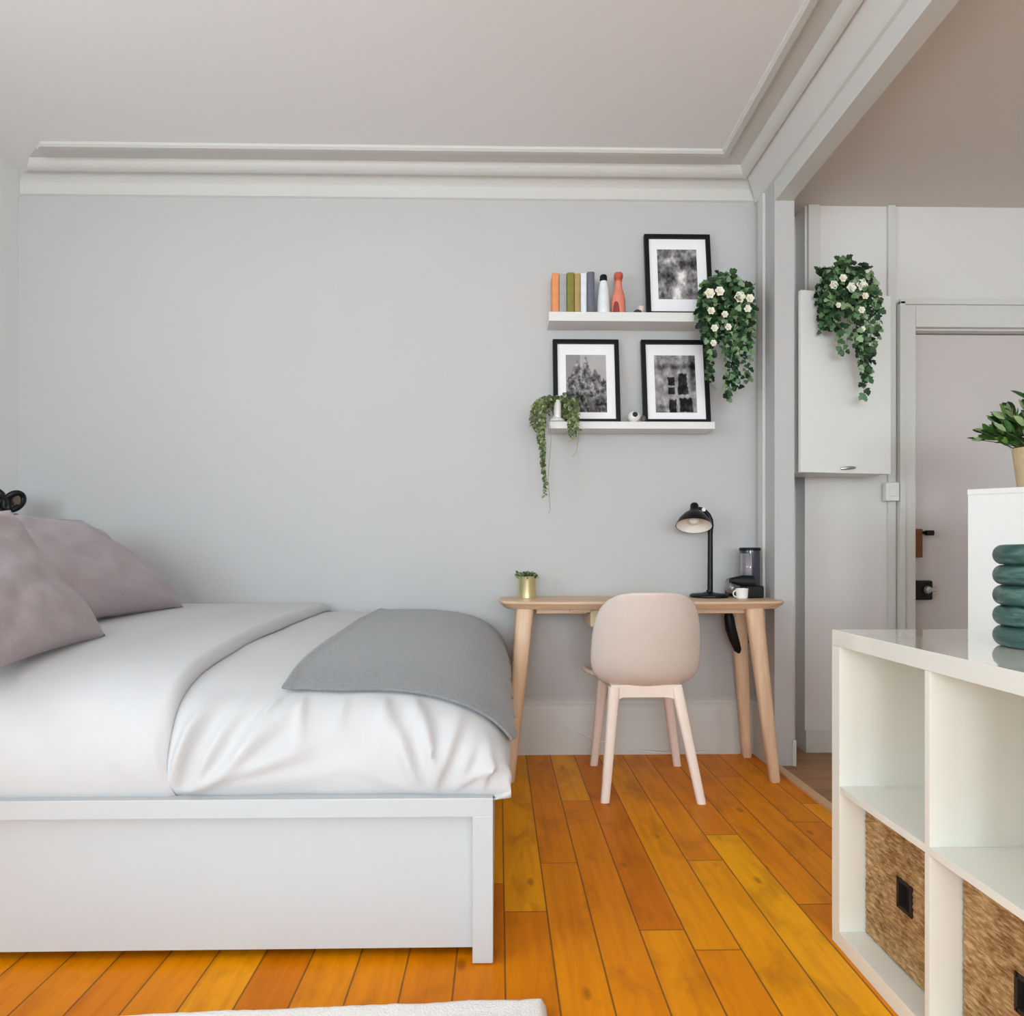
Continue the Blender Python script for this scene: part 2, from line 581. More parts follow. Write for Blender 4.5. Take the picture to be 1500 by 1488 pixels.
# ------------------------------------------------------------------ bed
XF, YF, ZF = -0.012, 1.612, 0.382      # foot end, front face and top of the frame
bed = thing('bed', (-1.13, 2.45, 0), 'white double bed with a panelled side along the left wall', 'bed')
m = MB()
m.box(XL + 0.02, XF, YF, YF + 0.05, 0.338, ZF, 0.003)
m.build('top_rail', M_white, bed)
MB().box(-0.060, XF, YF, YF + 0.05, 0.002, 0.340, 0.003).build('corner_post', M_white, bed)
MB().box(XL + 0.03, -0.058, YF + 0.032, YF + 0.05, 0.022, 0.345, 0.002).build('side_panel', M_white, bed)
MB().box(-0.05, XF, YF + 0.05, 3.28, 0.02, ZF, 0.003).build('foot_panel', M_white, bed)
MB().box(XL + 0.03, -0.05, 3.25, 3.28, 0.02, ZF, 0.003).build('back_panel', M_white, bed)
MB().box(XL + 0.05, -0.06, YF + 0.06, 3.24, 0.20, 0.36, 0.01).build('mattress', M_duvet, bed)
XH = -1.93
m = MB().box(XL + 0.012, XH, YF, 3.285, 0.0, 1.075, 0.004)
hb = m.build('headboard', M_white, bed)
MB().box(XL + 0.012, XH + 0.006, YF - 0.004, 3.289, 1.075, 1.098, 0.004).build('headboard_top', M_white, hb)

# front profile of the bedding by arc length
FP = [(1.668, 0.366), (1.640, 0.388), (1.628, 0.43), (1.632, 0.48), (1.652, 0.53), (1.69, 0.575), (1.75, 0.605), (1.84, 0.630), (2.0, 0.650),
      (2.3, 0.670), (2.7, 0.682), (3.0, 0.686), (3.18, 0.684), (3.265, 0.66), (3.285, 0.60)]
arc = [0.0]
for a, b in zip(FP, FP[1:]):
    arc.append(arc[-1] + math.dist(a, b))
ALEN = arc[-1]
FY = [(t, p[0]) for t, p in zip(arc, FP)]
FZ = [(t, p[1]) for t, p in zip(arc, FP)]
# the foot end: x and remaining height over a path parameter
EPT = [(-0.42, 1.0), (-0.28, 0.985), (-0.16, 0.93), (-0.08, 0.845), (-0.02, 0.70), (0.018, 0.52), (0.032, 0.34), (0.022, 0.18), (-0.020, 0.03)]
earc = [0.0]
for a, b in zip(EPT, EPT[1:]):
    earc.append(earc[-1] + math.dist((a[0], a[1] * 0.3), (b[0], b[1] * 0.3)))
ELEN = earc[-1]
EX = [(t, p[0]) for t, p in zip(earc, EPT)]
EZ = [(t, p[1]) for t, p in zip(earc, EPT)]


def crease(x, a, x0, a0, ang, amp, wd, r0, r1):
    dx, da = x - x0, a - a0
    c, s_ = math.cos(R(ang)), math.sin(R(ang))
    r = dx * c + da * s_
    if r < 0:
        return 0.0
    d = (-dx * s_ + da * c) - 0.02 * math.sin(r * 9 + ang)
    ww = wd * (0.45 + 1.6 * r / r1)
    return amp * math.exp(-(d / ww) ** 2) * sstep(0.0, r0, r) * (1 - sstep(r1 * 0.45, r1, r))


CR = [(-0.748, 0.015, 14, 0.010, 0.016, .03, .50), (-0.748, 0.015, 27, 0.013, 0.017, .03, .46), (-0.748, 0.015, 41, 0.014, 0.016, .03, .44),
      (-0.748, 0.015, 55, 0.012, 0.014, .03, .36), (-0.748, 0.015, 69, 0.012, 0.013, .03, .33), (-0.748, 0.015, 84, 0.011, 0.011, .03, .30),
      (-0.77, 0.015, 105, 0.010, 0.013, .03, .26), (-0.77, 0.015, 125, 0.008, 0.016, .03, .24),
      (-0.13, 0.02, 62, 0.010, 0.013, .02, .26), (-0.14, 0.02, 84, 0.013, 0.012, .02, .30), (-0.15, 0.02, 104, 0.015, 0.013, .02, .32),
      (-0.16, 0.02, 122, 0.013, 0.014, .02, .30), (-0.05, 0.03, 75, 0.012, 0.011, .02, .22), (-0.09, 0.03, 52, 0.012, 0.012, .02, .22),
      (-0.17, 0.02, 160, 0.008, 0.014, .02, .24),
      (-0.46, 0.295, -95, 0.006, 0.012, .05, .20), (-0.38, 0.295, -100, 0.006, 0.012, .05, .16), (-0.30, 0.295, -80, 0.007, 0.014, .05, .20),
      (-0.22, 0.295, -86, 0.006, 0.011, .05, .17), (-0.54, 0.30, -112, 0.008, 0.013, .05, .24)]


def bed_point(sx, a, off=0.0, wr=1.0):
    """point of the bedding surface: sx = path along the bed (x up to -0.42, beyond that down over the foot), a = arc over the side"""
    if sx <= EPT[0][0]:
        x, e = sx, 1.0
        nx, nze = 0.0, 1.0
    else:
        t = sx - EPT[0][0]
        x, e = interp(EX, t), interp(EZ, t)
        d = 0.004
        tx = interp(EX, t + d) - interp(EX, t - d)
        tz = (interp(EZ, t + d) - interp(EZ, t - d)) * 0.3
        L = math.hypot(tx, tz) or 1
        nx, nze = -tz / L, tx / L
    y, z = interp(FY, a), interp(FZ, a)
    d = 0.004
    ty = interp(FY, a + d) - interp(FY, a - d)
    tz = interp(FZ, a + d) - interp(FZ, a - d)
    L = math.hypot(ty, tz) or 1
    ny, nzz = -tz / L, ty / L
    zz = 0.366 + (z - 0.366) * (0.05 + 0.95 * e)
    nrm = Vector((nx, ny * max(nze, 0.35), nzz * max(nze, 0.05)))
    nrm.normalize()
    h = 0.0
    for c in CR:
        h += 1.55 * crease(x, a, *c)
    h *= sstep(0.02, 0.13, a)
    h += 0.006 * nz(x * 2.5, a * 3.0, 1.7) + 0.003 * nz(x * 7, a * 6, 4.2)
    h += 0.004 * nz(x * 5, 0.3, 9.1) * (1 - sstep(0.0, 0.1, a))
    if sx > -0.2:
        h += 0.006 * nz(x * 4, y * 7, e * 3) * sstep(-0.2, 0.1, sx)
    p = Vector((x, y, zz)) + nrm * (off + h * wr)
    p.z = max(p.z, 0.366)
    return p


xs = [-1.86 + i * 0.04 for i in range(22)]
xs = [x for x in xs if x < -1.02] + [-1.02 + i * 0.0075 for i in range(int((1.02 - 0.42) / 0.0075))]
n_e = 62
xs += [EPT[0][0] + ELEN * i / n_e for i in range(n_e + 1)]
as_ = [0.40 * i / 66 for i in range(66)] + [0.40 + (ALEN - 0.40) * i / 46 for i in range(47)]
duvet = thing('duvet', (-0.9, 2.45, 0.4), 'white cotton duvet creased and tucked over the bed', 'duvet')
MB().grid(lambda x, a: bed_point(x, a), xs, as_).build('duvet_cover', M_duvet, duvet, smooth=80)
# the turned back upper part: a raised, rolled edge
ED = -0.762


def fold_edge(a):
    return ED + 0.010 * nz(a * 3.1, 5.0) + 0.018 * (1 - sstep(0.0, 0.12, a))


def fold_pt(k, a):
    # k in [0,1]: along the bed; k in (1,2]: around the lip
    e = fold_edge(a)
    th = 0.036 * (0.20 + 0.80 * sstep(0.05, 0.34, a)) * (1 - 0.5 * sstep(ALEN - 0.2, ALEN, a))
    if k <= 1:
        x = lerp(-1.86, e - 0.032, k)
        return bed_point(x, a, th * (0.6 + 0.4 * sstep(0, 0.15, k)), 0.5)
    ph = (k - 1) * R(128)
    x = e - 0.032 + 0.032 * math.sin(ph)
    return bed_point(x, a, 0.001 + th * (0.5 + 0.5 * math.cos(ph * 180 / 128)), 0.5)


ks = [i / 44 for i in range(45)] + [1 + (i + 1) / 10 for i in range(10)]
MB().grid(fold_pt, ks, as_).build('turned_back_edge', M_duvet, duvet, smooth=80)

# grey throw over the foot end
A0 = 0.292


def throw_pt(k, q):
    x0 = -0.528 + 0.012 * nz(q * 4, 2.2)
    x1 = EPT[0][0] + ELEN * (0.80 + 0.05 * nz(q * 9, 7.7) + 0.03 * math.sin(q * 40) - 0.05 * sstep(0.1, 0.0, q))
    sx = lerp(x0, x1, k)
    a0 = A0 + 0.006 * nz(k * 6, 1.1) - 0.015 * sstep(0.55, 0.8, k)
    a = lerp(a0, ALEN - 0.06, q)
    hem = 0.012 * sstep(0.9, 1.0, k) * nz(q * 22, 3.3)
    fold = 0.005 * (1 - sstep(0.0, 0.05, k)) + 0.004 * (1 - sstep(0.0, 0.03, q))
    return bed_point(sx, a, 0.012 + fold + abs(hem), 0.6)


ks = [i / 110 for i in range(111)]
qs = [(i / 70) ** 1.5 for i in range(71)]
th_ = MB().grid(throw_pt, ks, qs).build('throw_blanket', M_throw, None, smooth=80, solid=0.007)
tag(th_, 'grey woven throw spread over the foot of the white duvet', 'blanket')


def pillow(label, base, ydir, lean, wid, hgt, thick, seed, sag=0.0):
    """base: middle of the lower edge; the pillow stands along y and leans back towards the headboard"""
    t = thing('pillow', base, label, 'pillow', 'pillows on the bed')
    B = Vector(base)
    U = Vector(ydir).normalized()
    V = Vector((-math.cos(lean), 0, math.sin(lean)))
    N = U.cross(V).normalized()
    if N.x < 0:
        N = -N
    rnd = 26

    def side(sgn):
        def fn(u, v):
            fu, fv = 1 - abs(u) ** 2.6, 1 - abs(v) ** 2.6
            h = max(0.0, fu * fv) ** 0.5
            pin = 0.055
            uu = u * (1 - pin * (1 - v * v)) if True else u
            vv = v * (1 - pin * 1.2 * (1 - u * u))
            wob = 0.013 * nz(u * 1.9 + seed, v * 1.7, sgn) + 0.010 * nz(u * 4.2, v * 3.8 + seed, sgn * 2)
            cr = 0.010 * math.sin((u * 1.2 + v * 1.9 + seed) * 5) * (1 - h) * h * 2
            p = B + U * (uu * wid / 2) + V * ((vv + 1) * hgt / 2)
            p += N * (sgn * (thick / 2 * h + (wob + cr) * min(1, h * 2)))
            p += V * (sag * (u * u) * (v + 1) * 0.5)
            p += N * (0.025 * math.sin(v * 1.4) * -1)
            return p
        return fn
    g = [math.sin(i / rnd * math.pi / 2) if False else i / rnd for i in range(-rnd, rnd + 1)]
    m = MB().grid(side(1), g, g).grid(side(-1), g, g)
    # closed seam: join both sides
    o = m.build('pillowcase', M_pillow, t, smooth=80, fixn=False)
    bm = bmesh.new()
    bm.from_mesh(o.data)
    bmesh.ops.remove_doubles(bm, verts=bm.verts[:], dist=0.0006)
    bmesh.ops.recalc_face_normals(bm, faces=bm.faces[:])
    bm.to_mesh(o.data)
    bm.free()
    return t


pillow('mauve grey pillow nearest the viewer, leaning in front of the other one', (-1.20, 1.785, 0.654), (0.02, 1, 0.09), R(59), 0.68, 0.468, 0.145, 0.3)
pillow('mauve grey pillow beside the back wall, half hidden behind the other one', (-1.34, 2.57, 0.705), (0.05, 1, 0), R(47), 0.74, 0.52, 0.18, 2.9, -0.03)

# black knot ornament on the headboard
t = thing('knot_ornament', (-2.06, 2.99, 1.098), 'black looped knot ornament standing on the white headboard behind the pillows', 'ornament')


def loop(c, rx, rz, tilt, yaw, rad, name):
    pts = []
    for i in range(33):
        a = 2 * math.pi * i / 32
        p = Vector((rx * math.cos(a), 0.006 * math.sin(2 * a), rz * math.sin(a)))
        p = Matrix.Rotation(tilt, 3, 'Y') @ p
        p = Matrix.Rotation(yaw, 3, 'Z') @ p
        pts.append(Vector(c) + p)
    MB().tube(pts, rad, 12).build(name, M_black, t, smooth=70)


loop((-2.118, 2.99, 1.178), 0.034, 0.032, R(25), R(10), 0.0125, 'loop')
loop((-2.072, 2.985, 1.147), 0.026, 0.040, R(-38), R(-12), 0.0120, 'loop')
loop((-2.040, 3.0, 1.163), 0.027, 0.040, R(38), R(35), 0.0125, 'loop')
MB().lathe([(0.0, -0.004), (0.024, -0.003), (0.026, 0), (0.024, 0.003), (0, 0.004)], (-2.038, 3.003, 1.168), Matrix.Rotation(R(38), 4, 'Y') @ Matrix.Rotation(R(90), 4, 'X'), 28).build('inner_disc', gloss('brown_wood_grain', srgb(96, 80, 66), 0.5), t)
MB().box(-2.13, -2.03, 2.965, 3.02, 1.098, 1.112, 0.005).build('foot', M_black, t)

# rug
rug = MB()


def rug_pt(u, v):
    x = lerp(-1.3, 0.094, u) + 0.004 * nz(v * 9, 1.2)
    y = lerp(0.2, 1.402, v) + 0.045 * (u * 1.394 - 0.35) / 1.0 + 0.006 * nz(u * 14, v * 2) * v
    e = min(u, 1 - u, v, 1 - v)
    z = 0.006 + 0.015 * sstep(0, 0.006, e) + 0.005 * (sstep(0, 0.01, e) - sstep(0.012, 0.03, e)) + 0.0015 * nz(x * 60, y * 60)
    return (x, y, z)


gu = [0, 0.003, 0.006, 0.009] + [0.012 + 0.976 * i / 120 for i in range(121)] + [0.991, 0.994, 0.997, 1]
gv = [0, 0.003, 0.006, 0.009] + [0.012 + 0.976 * i / 60 for i in range(61)] + [0.991, 0.994, 0.997, 1]
rug.grid(rug_pt, gu, gv)
o = rug.build('rug', M_rug, None, smooth=80, solid=0.005)
tag(o, 'white rug on the floorboards in front of the bed', 'rug')

# ------------------------------------------------------------------ desk
desk = thing('desk', (0.60, 3.08, 0), 'pale wooden desk with rounded top and four splayed legs against the back wall', 'desk')


def top_ring(inset, z, n=96, x0=0.006, x1=1.214, y0=2.885, y1=3.298):
    cx, cy = (x0 + x1) / 2, (y0 + y1) / 2
    hx, hy = (x1 - x0) / 2 - inset, (y1 - y0) / 2 - inset
    r = 0.085
    pts = []
    for k in range(n):
        a = 2 * math.pi * (k + 0.5) / n
        c, s_ = math.cos(a), math.sin(a)
        p = 8.0
        # superellipse on the short side, bowed long side
        kk = (abs(c) ** p + abs(s_) ** p) ** (-1 / p)
        X, Y = c * kk, s_ * kk
        pts.append((cx + hx * X * (1 - 0.002 * Y * Y), cy + hy * Y * (1 - 0.05 * X * X), z))
    return pts


m = MB().loops([top_ring(0.03, 0.712), top_ring(0.024, 0.712), top_ring(0.004, 0.731), top_ring(0.0, 0.736), top_ring(0.0, 0.742), top_ring(0.003, 0.745), top_ring(0.03, 0.745)])
m.build('tabletop', M_desk, desk)
for (bx, by, tx, ty) in ((0.046, 2.905, 0.112, 2.955), (1.142, 2.885, 1.076, 2.945), (1.151, 3.24, 1.098, 3.205), (0.050, 3.24, 0.115, 3.205)):
    path, sz = [], []
    for i in range(7):
        q = i / 6
        path.append((lerp(bx, tx, q), lerp(by, ty, q), lerp(0.0, 0.714, q)))
        sz.append((lerp(0.042, 0.074, q ** 0.9), lerp(0.034, 0.056, q)))
    sz[0] = (0.036, 0.028)
    path.insert(1, (lerp(bx, tx, .01), lerp(by, ty, .01), 0.006))
    sz.insert(1, (0.042, 0.034))
    MB().bar(path, sz, 3.2).build('leg', M_deskleg, desk)
m = MB().box(0.16, 0.375, 2.965, 2.995, 0.690, 0.714, 0.003).box(0.30, 0.39, 2.955, 2.99, 0.695, 0.714, 0.004).box(0.80, 1.05, 2.965, 2.995, 0.690, 0.714, 0.003)
m.box(0.15, 1.05, 3.19, 3.22, 0.690, 0.714, 0.003)
m.build('underframe', M_desk, desk)
dr = MB().box(0.388, 0.84, 2.975, 3.20, 0.628, 0.712, 0.012).build('drawer', paint('cream_drawer', srgb(228, 208, 172), 0.5, 0.03, 20), desk)

# desk chair
chair = thing('desk_chair', (0.59, 2.88, 0), 'beige plastic shell chair with pale legs pushed up to the desk', 'chair')


def rsq(a, b, p):
    r = max(abs(a), abs(b))
    if r < 1e-6:
        return 0.0, 0.0
    k = r / ((abs(a) ** p + abs(b) ** p) ** (1 / p))
    return a * k, b * k


def back_pt(a, b):
    u, v = rsq(a, b, 4.2)
    z = lerp(0.414, 0.797, (v + 1) / 2)
    hw = interp([(0.414, 0.205), (0.47, 0.219), (0.54, 0.221), (0.65, 0.214), (0.74, 0.198), (0.80, 0.182)], z)
    y = interp([(0.414, 2.745), (0.45, 2.695), (0.50, 2.668), (0.60, 2.645), (0.80, 2.600)], z)
    y += 0.075 * u * u + 0.02 * abs(u) ** 6
    x = 0.577 + hw * u
    return (x, y, z)


g = [i / 18 for i in range(-18, 19)]
MB().grid(back_pt, g, g).build('backrest', M_chair, chair, smooth=80, solid=0.016, subsurf=1)


def seat_pt(a, b):
    u, v = rsq(a, b, 4.2)
    x = 0.583 + u * interp([(-1, 0.165), (-0.3, 0.215), (0.2, 0.226), (1, 0.215)], v)
    y = lerp(2.745, 3.12, (v + 1) / 2)
    z = 0.436 + 0.034 * abs(u) ** 3.0 + 0.015 * max(0, -v) ** 3 - 0.018 * max(0, v) ** 3
    return (x, y, z)


MB().grid(seat_pt, g, g).build('seat', M_chair, chair, smooth=80, solid=0.018, subsurf=1)
LG = [((0.404, 2.662), (0.452, 2.74)), ((0.766, 2.642), (0.696, 2.74)), ((0.425, 3.130), (0.455, 3.04)), ((0.795, 3.116), (0.722, 3.04))]
for (bx, by), (tx, ty) in LG:
    path, sz = [], []
    for i in range(8):
        q = i / 7
        path.append((lerp(bx, tx, q), lerp(by, ty, q), lerp(0.0, 0.425, q)))
        sz.append((lerp(0.034, 0.046, q), lerp(0.030, 0.040, q)))
    MB().bar(path, sz, 3.0).build('leg', M_chairleg, chair)


def apron(y0, y1, xa, xb, za, zb, r):
    """straight rail with rounded lower corners running into the legs"""
    prof_ = [(xa, zb), (xb, zb), (xb + 0.012, za - r)]
    pts = [(xa - 0.012, za - r)]
    for i in range(9):
        an = R(180 - 90 * i / 8)
        pts.append((xa + r + 0.02 + r * math.cos(an), za - r + r * math.sin(an)))
    for i in range(9):
        an = R(90 - 90 * i / 8)
        pts.append((xb - r - 0.02 + r * math.cos(an), za - r + r * math.sin(an)))
    pts += [(xb + 0.012, za - r), (xb, zb), (xa, zb)]
    return MB().loops([[(x, y0, z) for x, z in pts], [(x, y1, z) for x, z in pts]])


m = apron(2.725, 2.755, 0.438, 0.712, 0.384, 0.432, 0.032)
m.box(0.445, 0.475, 2.74, 3.05, 0.395, 0.43, 0.004).box(0.69, 0.72, 2.74, 3.05, 0.395, 0.43, 0.004).box(0.45, 0.72, 3.03, 3.055, 0.395, 0.428, 0.004)
m.build('leg_frame', M_chairleg, chair)

# desk lamp
lamp = thing('desk_lamp', (0.958, 3.18, 0.745), 'black metal desk lamp with a tilted bell shade on the desk', 'lamp')
MB().lathe([(0.0, 0), (0.083, 0.0), (0.087, 0.004), (0.087, 0.010), (0.080, 0.016), (0.03, 0.021), (0.013, 0.026), (0.012, 0.034), (0, 0.036)], (0.958, 3.18, 0.745)).build('base', M_black, lamp)
MB().tube([(0.962, 3.18, 0.77), (0.963, 3.18, 1.03), (0.963, 3.18, 1.045)], [0.0125, 0.0112, 0.0125], 16).build('stem', M_black, lamp)
tilt = Matrix.Rotation(R(-22), 4, 'X') @ Matrix.Rotation(R(7), 4, 'Y')
tip = Vector((0.889, 3.175, 1.172))
outer = [(0.001, 0.0), (0.014, -0.002), (0.0185, -0.010), (0.0185, -0.028), (0.023, -0.040), (0.046, -0.058), (0.066, -0.082), (0.078, -0.106), (0.0805, -0.114)]
inner = [(0.078, -0.113), (0.074, -0.105), (0.062, -0.082), (0.042, -0.062), (0.02, -0.046), (0.001, -0.042)]
sh = MB().lathe(outer, tip, tilt, 44, True, False).build('lamp_shade', M_black, lamp, smooth=60)
MB().lathe(inner, tip, tilt, 44, False, True).build('shade_lining', M_inner, sh, smooth=60)
MB().lathe([(0.001, -0.05), (0.012, -0.05), (0.014, -0.062), (0.024, -0.078), (0.024, -0.09), (0.014, -0.101), (0.001, -0.104)], tip, tilt, 20).build('bulb', gloss('opal_bulb', srgb(240, 238, 232), 0.3), lamp)
arm = [(0.963, 3.18, 1.04), (0.967, 3.18, 1.07), (0.965, 3.18, 1.095), (0.955, 3.179, 1.118), (0.940, 3.178, 1.136), (0.922, 3.177, 1.147), (0.905, 3.175, 1.150)]
MB().tube(arm, [0.0105, 0.0115, 0.0115, 0.0105, 0.0095, 0.008, 0.007], 14).build('arm', M_black, lamp)
MB().lathe([(0.001, -0.012), (0.009, -0.012), (0.009, 0.012), (0.001, 0.012)], (0.928, 3.172, 1.143), Matrix.Rotation(R(90), 4, 'X'), 18).build('hinge', M_steel, lamp)

# tabletop appliance: dark cylinder with a side arm
ap = thing('tabletop_appliance', (1.15, 3.18, 0.745), 'dark cylindrical appliance with a black side arm at the right end of the desk', 'appliance')
g = NT('smoked_grey_plastic')
g.set(Roughness=0.12)
g.l(g.ramp(g.noise(g.coords('Object', (60, 60, 2)), 1.0, 3), [(0.3, srgb(44, 44, 58)), (0.7, srgb(66, 66, 80))]), g.b.inputs['Base Color'])
g.b.inputs['Coat Weight'].default_value = 0.6
cx, cy = 1.146, 3.185
MB().lathe([(0.0, 0.0), (0.044, 0.0), (0.046, 0.004), (0.046, 0.212), (0.0, 0.213)], (cx, cy, 0.745), None, 40).build('body', g.m, ap)
MB().lathe([(0.0, 0.2125), (0.0470, 0.2125), (0.0475, 0.222), (0.044, 0.226), (0.0, 0.226)], (cx, cy, 0.745), None, 40).build('lid', M_matblack, ap)
gg = NT('clear_tank')
gg.set(Roughness=0.05)
gg.l(gg.ramp(gg.noise(gg.coords('Object', (70, 70, 3)), 1.0, 3), [(0.35, srgb(120, 118, 128)), (0.65, srgb(168, 166, 174))]), gg.b.inputs['Base Color'])
pts = []
rr = []
for q in range(13):
    a = R(186 + 76 * q / 12)
    rr.append((cx + 0.0475 * math.cos(a), cy + 0.0475 * math.sin(a)))
MB().loops([[(x, y, 0.815) for x, y in rr], [(x, y, 0.945) for x, y in rr]], False, False, False).build('clear_panel', gg.m, ap, smooth=80, solid=0.003)
# side arm: a rounded spout head reaching left
m = MB()
rings = []
for i in range(9):
    q = i / 8
    x = lerp(1.140, 1.040, q)
    zc = 0.819 - 0.002 * q
    hh = lerp(0.026, 0.012, max(0, q - 0.45) / 0.55) if q > 0.45 else 0.026
    hy = lerp(0.030, 0.018, q)
    ring = []
    for j in range(20):
        a = 2 * math.pi * (j + .5) / 20
        c, s_ = math.cos(a), math.sin(a)
        k = (abs(c) ** 3 + abs(s_) ** 3) ** (-1 / 3)
        ring.append((x, 3.135 + c * k * hy, zc + 0.006 * q + s_ * k * hh))
    rings.append(ring)
m.loops(rings)
m.build('side_arm', M_matblack, ap, smooth=60)
m = MB().box(1.105, 1.185, 3.11, 3.20, 0.745, 0.80, 0.008).build('lower_body', M_matblack, ap)
cup = thing('cup', (1.075, 3.085, 0.745), 'small white cup under the black arm on the desk', 'cup')
MB().lathe([(0.0, 0.0), (0.021, 0.0), (0.024, 0.003), (0.0275, 0.044), (0.0265, 0.045), (0.0235, 0.010), (0.0, 0.008)], (1.075, 3.085, 0.745), None, 32).build('bowl', M_ceramic, cup)
hpts = [Vector((1.075 - 0.025 - 0.014 * math.sin(R(a)), 3.085, 0.767 + 0.014 * math.cos(R(a)))) for a in range(0, 181, 20)]
MB().tube(hpts, 0.003, 8).build('handle', M_ceramic, cup)
gb = thing('glass_bowl', (1.080, 3.240, 0.745), 'clear rounded glass behind the white cup on the desk', 'glass')
gt = NT('clear_glass')
gt.set(Roughness=0.02, IOR=1.45)
gt.l(gt.ramp(gt.noise(gt.coords(), 20, 2), [(0.3, (0.95, 0.96, 0.96, 1)), (0.7, (0.98, 0.98, 0.98, 1))]), gt.b.inputs['Base Color'])
gt.b.inputs['Transmission Weight'].default_value = 1.0
MB().lathe([(0.0, 0.0), (0.022, 0.0), (0.030, 0.014), (0.033, 0.035), (0.030, 0.062), (0.022, 0.082), (0.0205, 0.082), (0.0285, 0.062), (0.0315, 0.035), (0.0285, 0.016), (0.0, 0.004)], (1.083, 3.245, 0.745), None, 36).build('bowl', gt.m, gb, smooth=70)

# cables under the desk
cb = MB()
cb.tube([(1.02, 3.11, 0.706), (1.026, 3.11, 0.66), (1.035, 3.115, 0.61), (1.052, 3.12, 0.56), (1.068, 3.12, 0.515), (1.075, 3.12, 0.50)], [0.008, 0.022, 0.024, 0.022, 0.017, 0.006], 12)
o = cb.build('cable_pouch', M_matblack)
tag(o, 'black bundled cable hanging under the desk left of the right rear leg', 'cable')
cb = MB()
cb.tube([(1.150, 3.285, 0.706), (1.158, 3.282, 0.66), (1.164, 3.275, 0.61), (1.166, 3.27, 0.575), (1.166, 3.265, 0.525)], [0.004, 0.005, 0.012, 0.014, 0.008], 10)
o = cb.build('power_adapter', gloss('dark_grey_plastic', srgb(60, 56, 54), 0.5))
tag(o, 'small dark plug hanging under the desk right of the right rear leg', 'plug')
cc = MB().tube([(0.30, 3.284, 0.14), (0.45, 3.283, 0.075), (0.60, 3.28, 0.035), (0.72, 3.27, 0.018), (0.84, 3.26, 0.012), (0.98, 3.27, 0.02)], 0.0022, 8)
o = cc.build('thin_cable', M_ceramic)
tag(o, 'thin white cord sagging along the baseboard under the desk', 'cable')

# ------------------------------------------------------------------ foliage
LEAF = [(0, 0), (0.30, 0.06), (0.50, 0.32), (0.30, 0.48), (0.33, 0.72), (0, 1.0), (-0.33, 0.72), (-0.30, 0.48), (-0.50, 0.32), (-0.30, 0.06)]
OVAL = [(0, 0), (0.22, 0.15), (0.32, 0.42), (0.22, 0.75), (0, 1.0), (-0.22, 0.75), (-0.32, 0.42), (-0.22, 0.15)]


def leaf(mb, pos, d, size, rnd, shape, tones, fold=0.25):
    d = Vector(d).normalized()
    n = Vector((rnd.uniform(-.7, .7), -1.0, rnd.uniform(-.2, .9)))
    x = d.cross(n)
    if x.length < 1e-3:
        x = Vector((1, 0, 0))
    x.normalize()
    n = x.cross(d).normalized()
    P = Vector(pos)
    mb.tone = rnd.choice(tones)
    k = rnd.uniform(0.8, 1.2)
    mb.tone = tuple(c * k for c in mb.tone[:3]) + (1,)
    pts = [P + x * (a * size) + d * (b * size) + n * (abs(a) * fold * size - 0.18 * size * b * b) for a, b in shape]
    c = P + d * (0.42 * size) - n * (0.03 * size)
    k0 = len(shape)
    mb.add(pts + [c], [(i, (i + 1) % k0, k0) for i in range(k0)])


IVY = [srgb(46, 78, 44), srgb(30, 58, 34), srgb(70, 104, 64), srgb(96, 128, 88), srgb(24, 44, 28), srgb(132, 156, 120)]
PALE = [srgb(126, 138, 88), srgb(100, 116, 72), srgb(148, 156, 112), srgb(82, 98, 62), srgb(72, 84, 60)]


def strand(fol, stem, pts, rnd, tones, shape, size, step, spread=0.5, srad=0.0015, hang=1.0):
    pts = [Vector(p) for p in pts]
    cum = [0]
    for a, b in zip(pts, pts[1:]):
        cum.append(cum[-1] + (b - a).length)
    fx = [[(t, p[i]) for t, p in zip(cum, pts)] for i in range(3)]
    f = lambda t: Vector([interp(fx[i], t) for i in range(3)])
    n = max(4, int(cum[-1] / 0.03))
    path = [f(cum[-1] * i / n) for i in range(n + 1)]
    stem.tube(path, [srad * (1.2 - 0.7 * i / n) for i in range(n + 1)], 5)
    t = 0.0
    k = 0
    while t < cum[-1]:
        p = f(t)
        ta = (f(min(t + 0.01, cum[-1])) - p)
        ta = ta.normalized() if ta.length > 1e-6 else Vector((0, 0, -1))
        sd = Vector(((-1) ** k * rnd.uniform(.5, 1.1), -rnd.uniform(0.05, 1.0), rnd.uniform(-.3, .5)))
        leaf(fol, p, ta * hang * 0.5 + sd * spread * 1.6 + Vector((0, 0, -0.35 * hang)), size * rnd.uniform(.65, 1.2), rnd, shape, tones)
        t += step * rnd.uniform(.6, 1.4)
        k += 1


def blossom(t, c, r, rnd):
    mb = MB()
    for ring, (n, rr, el) in enumerate(((6, r, 0.25), (5, r * 0.75, 0.7), (4, r * 0.5, 1.1))):
        for i in range(n):
            a = 2 * math.pi * i / n + ring * 0.5 + rnd.uniform(-.2, .2)
            dv = Vector((math.cos(a) * math.cos(el), -math.sin(el), math.sin(a) * math.cos(el)))
            sdv = Vector((-math.sin(a), 0, math.cos(a)))
            p0 = Vector(c)
            p1 = p0 + dv * rr
            nn = dv.cross(sdv).normalized()
            w = rr * 0.42
            g_ = [(0, 0, 0.0), (-.8, .45, 0.1), (-1, .75, .12), (0, 1.05, -0.02), (1, .75, .12), (.8, .45, .1)]
            pts_ = [p0 + dv * (b * rr) + sdv * (a_ * w) + nn * (c_ * rr) for a_, b, c_ in g_] + [p0 + dv * (0.55 * rr) - nn * 0.12 * rr]
            mb.add(pts_, [(q, (q + 1) % 6, 6) for q in range(6)])
    mb.build('flower', M_petal, t, smooth=60, fixn=False)


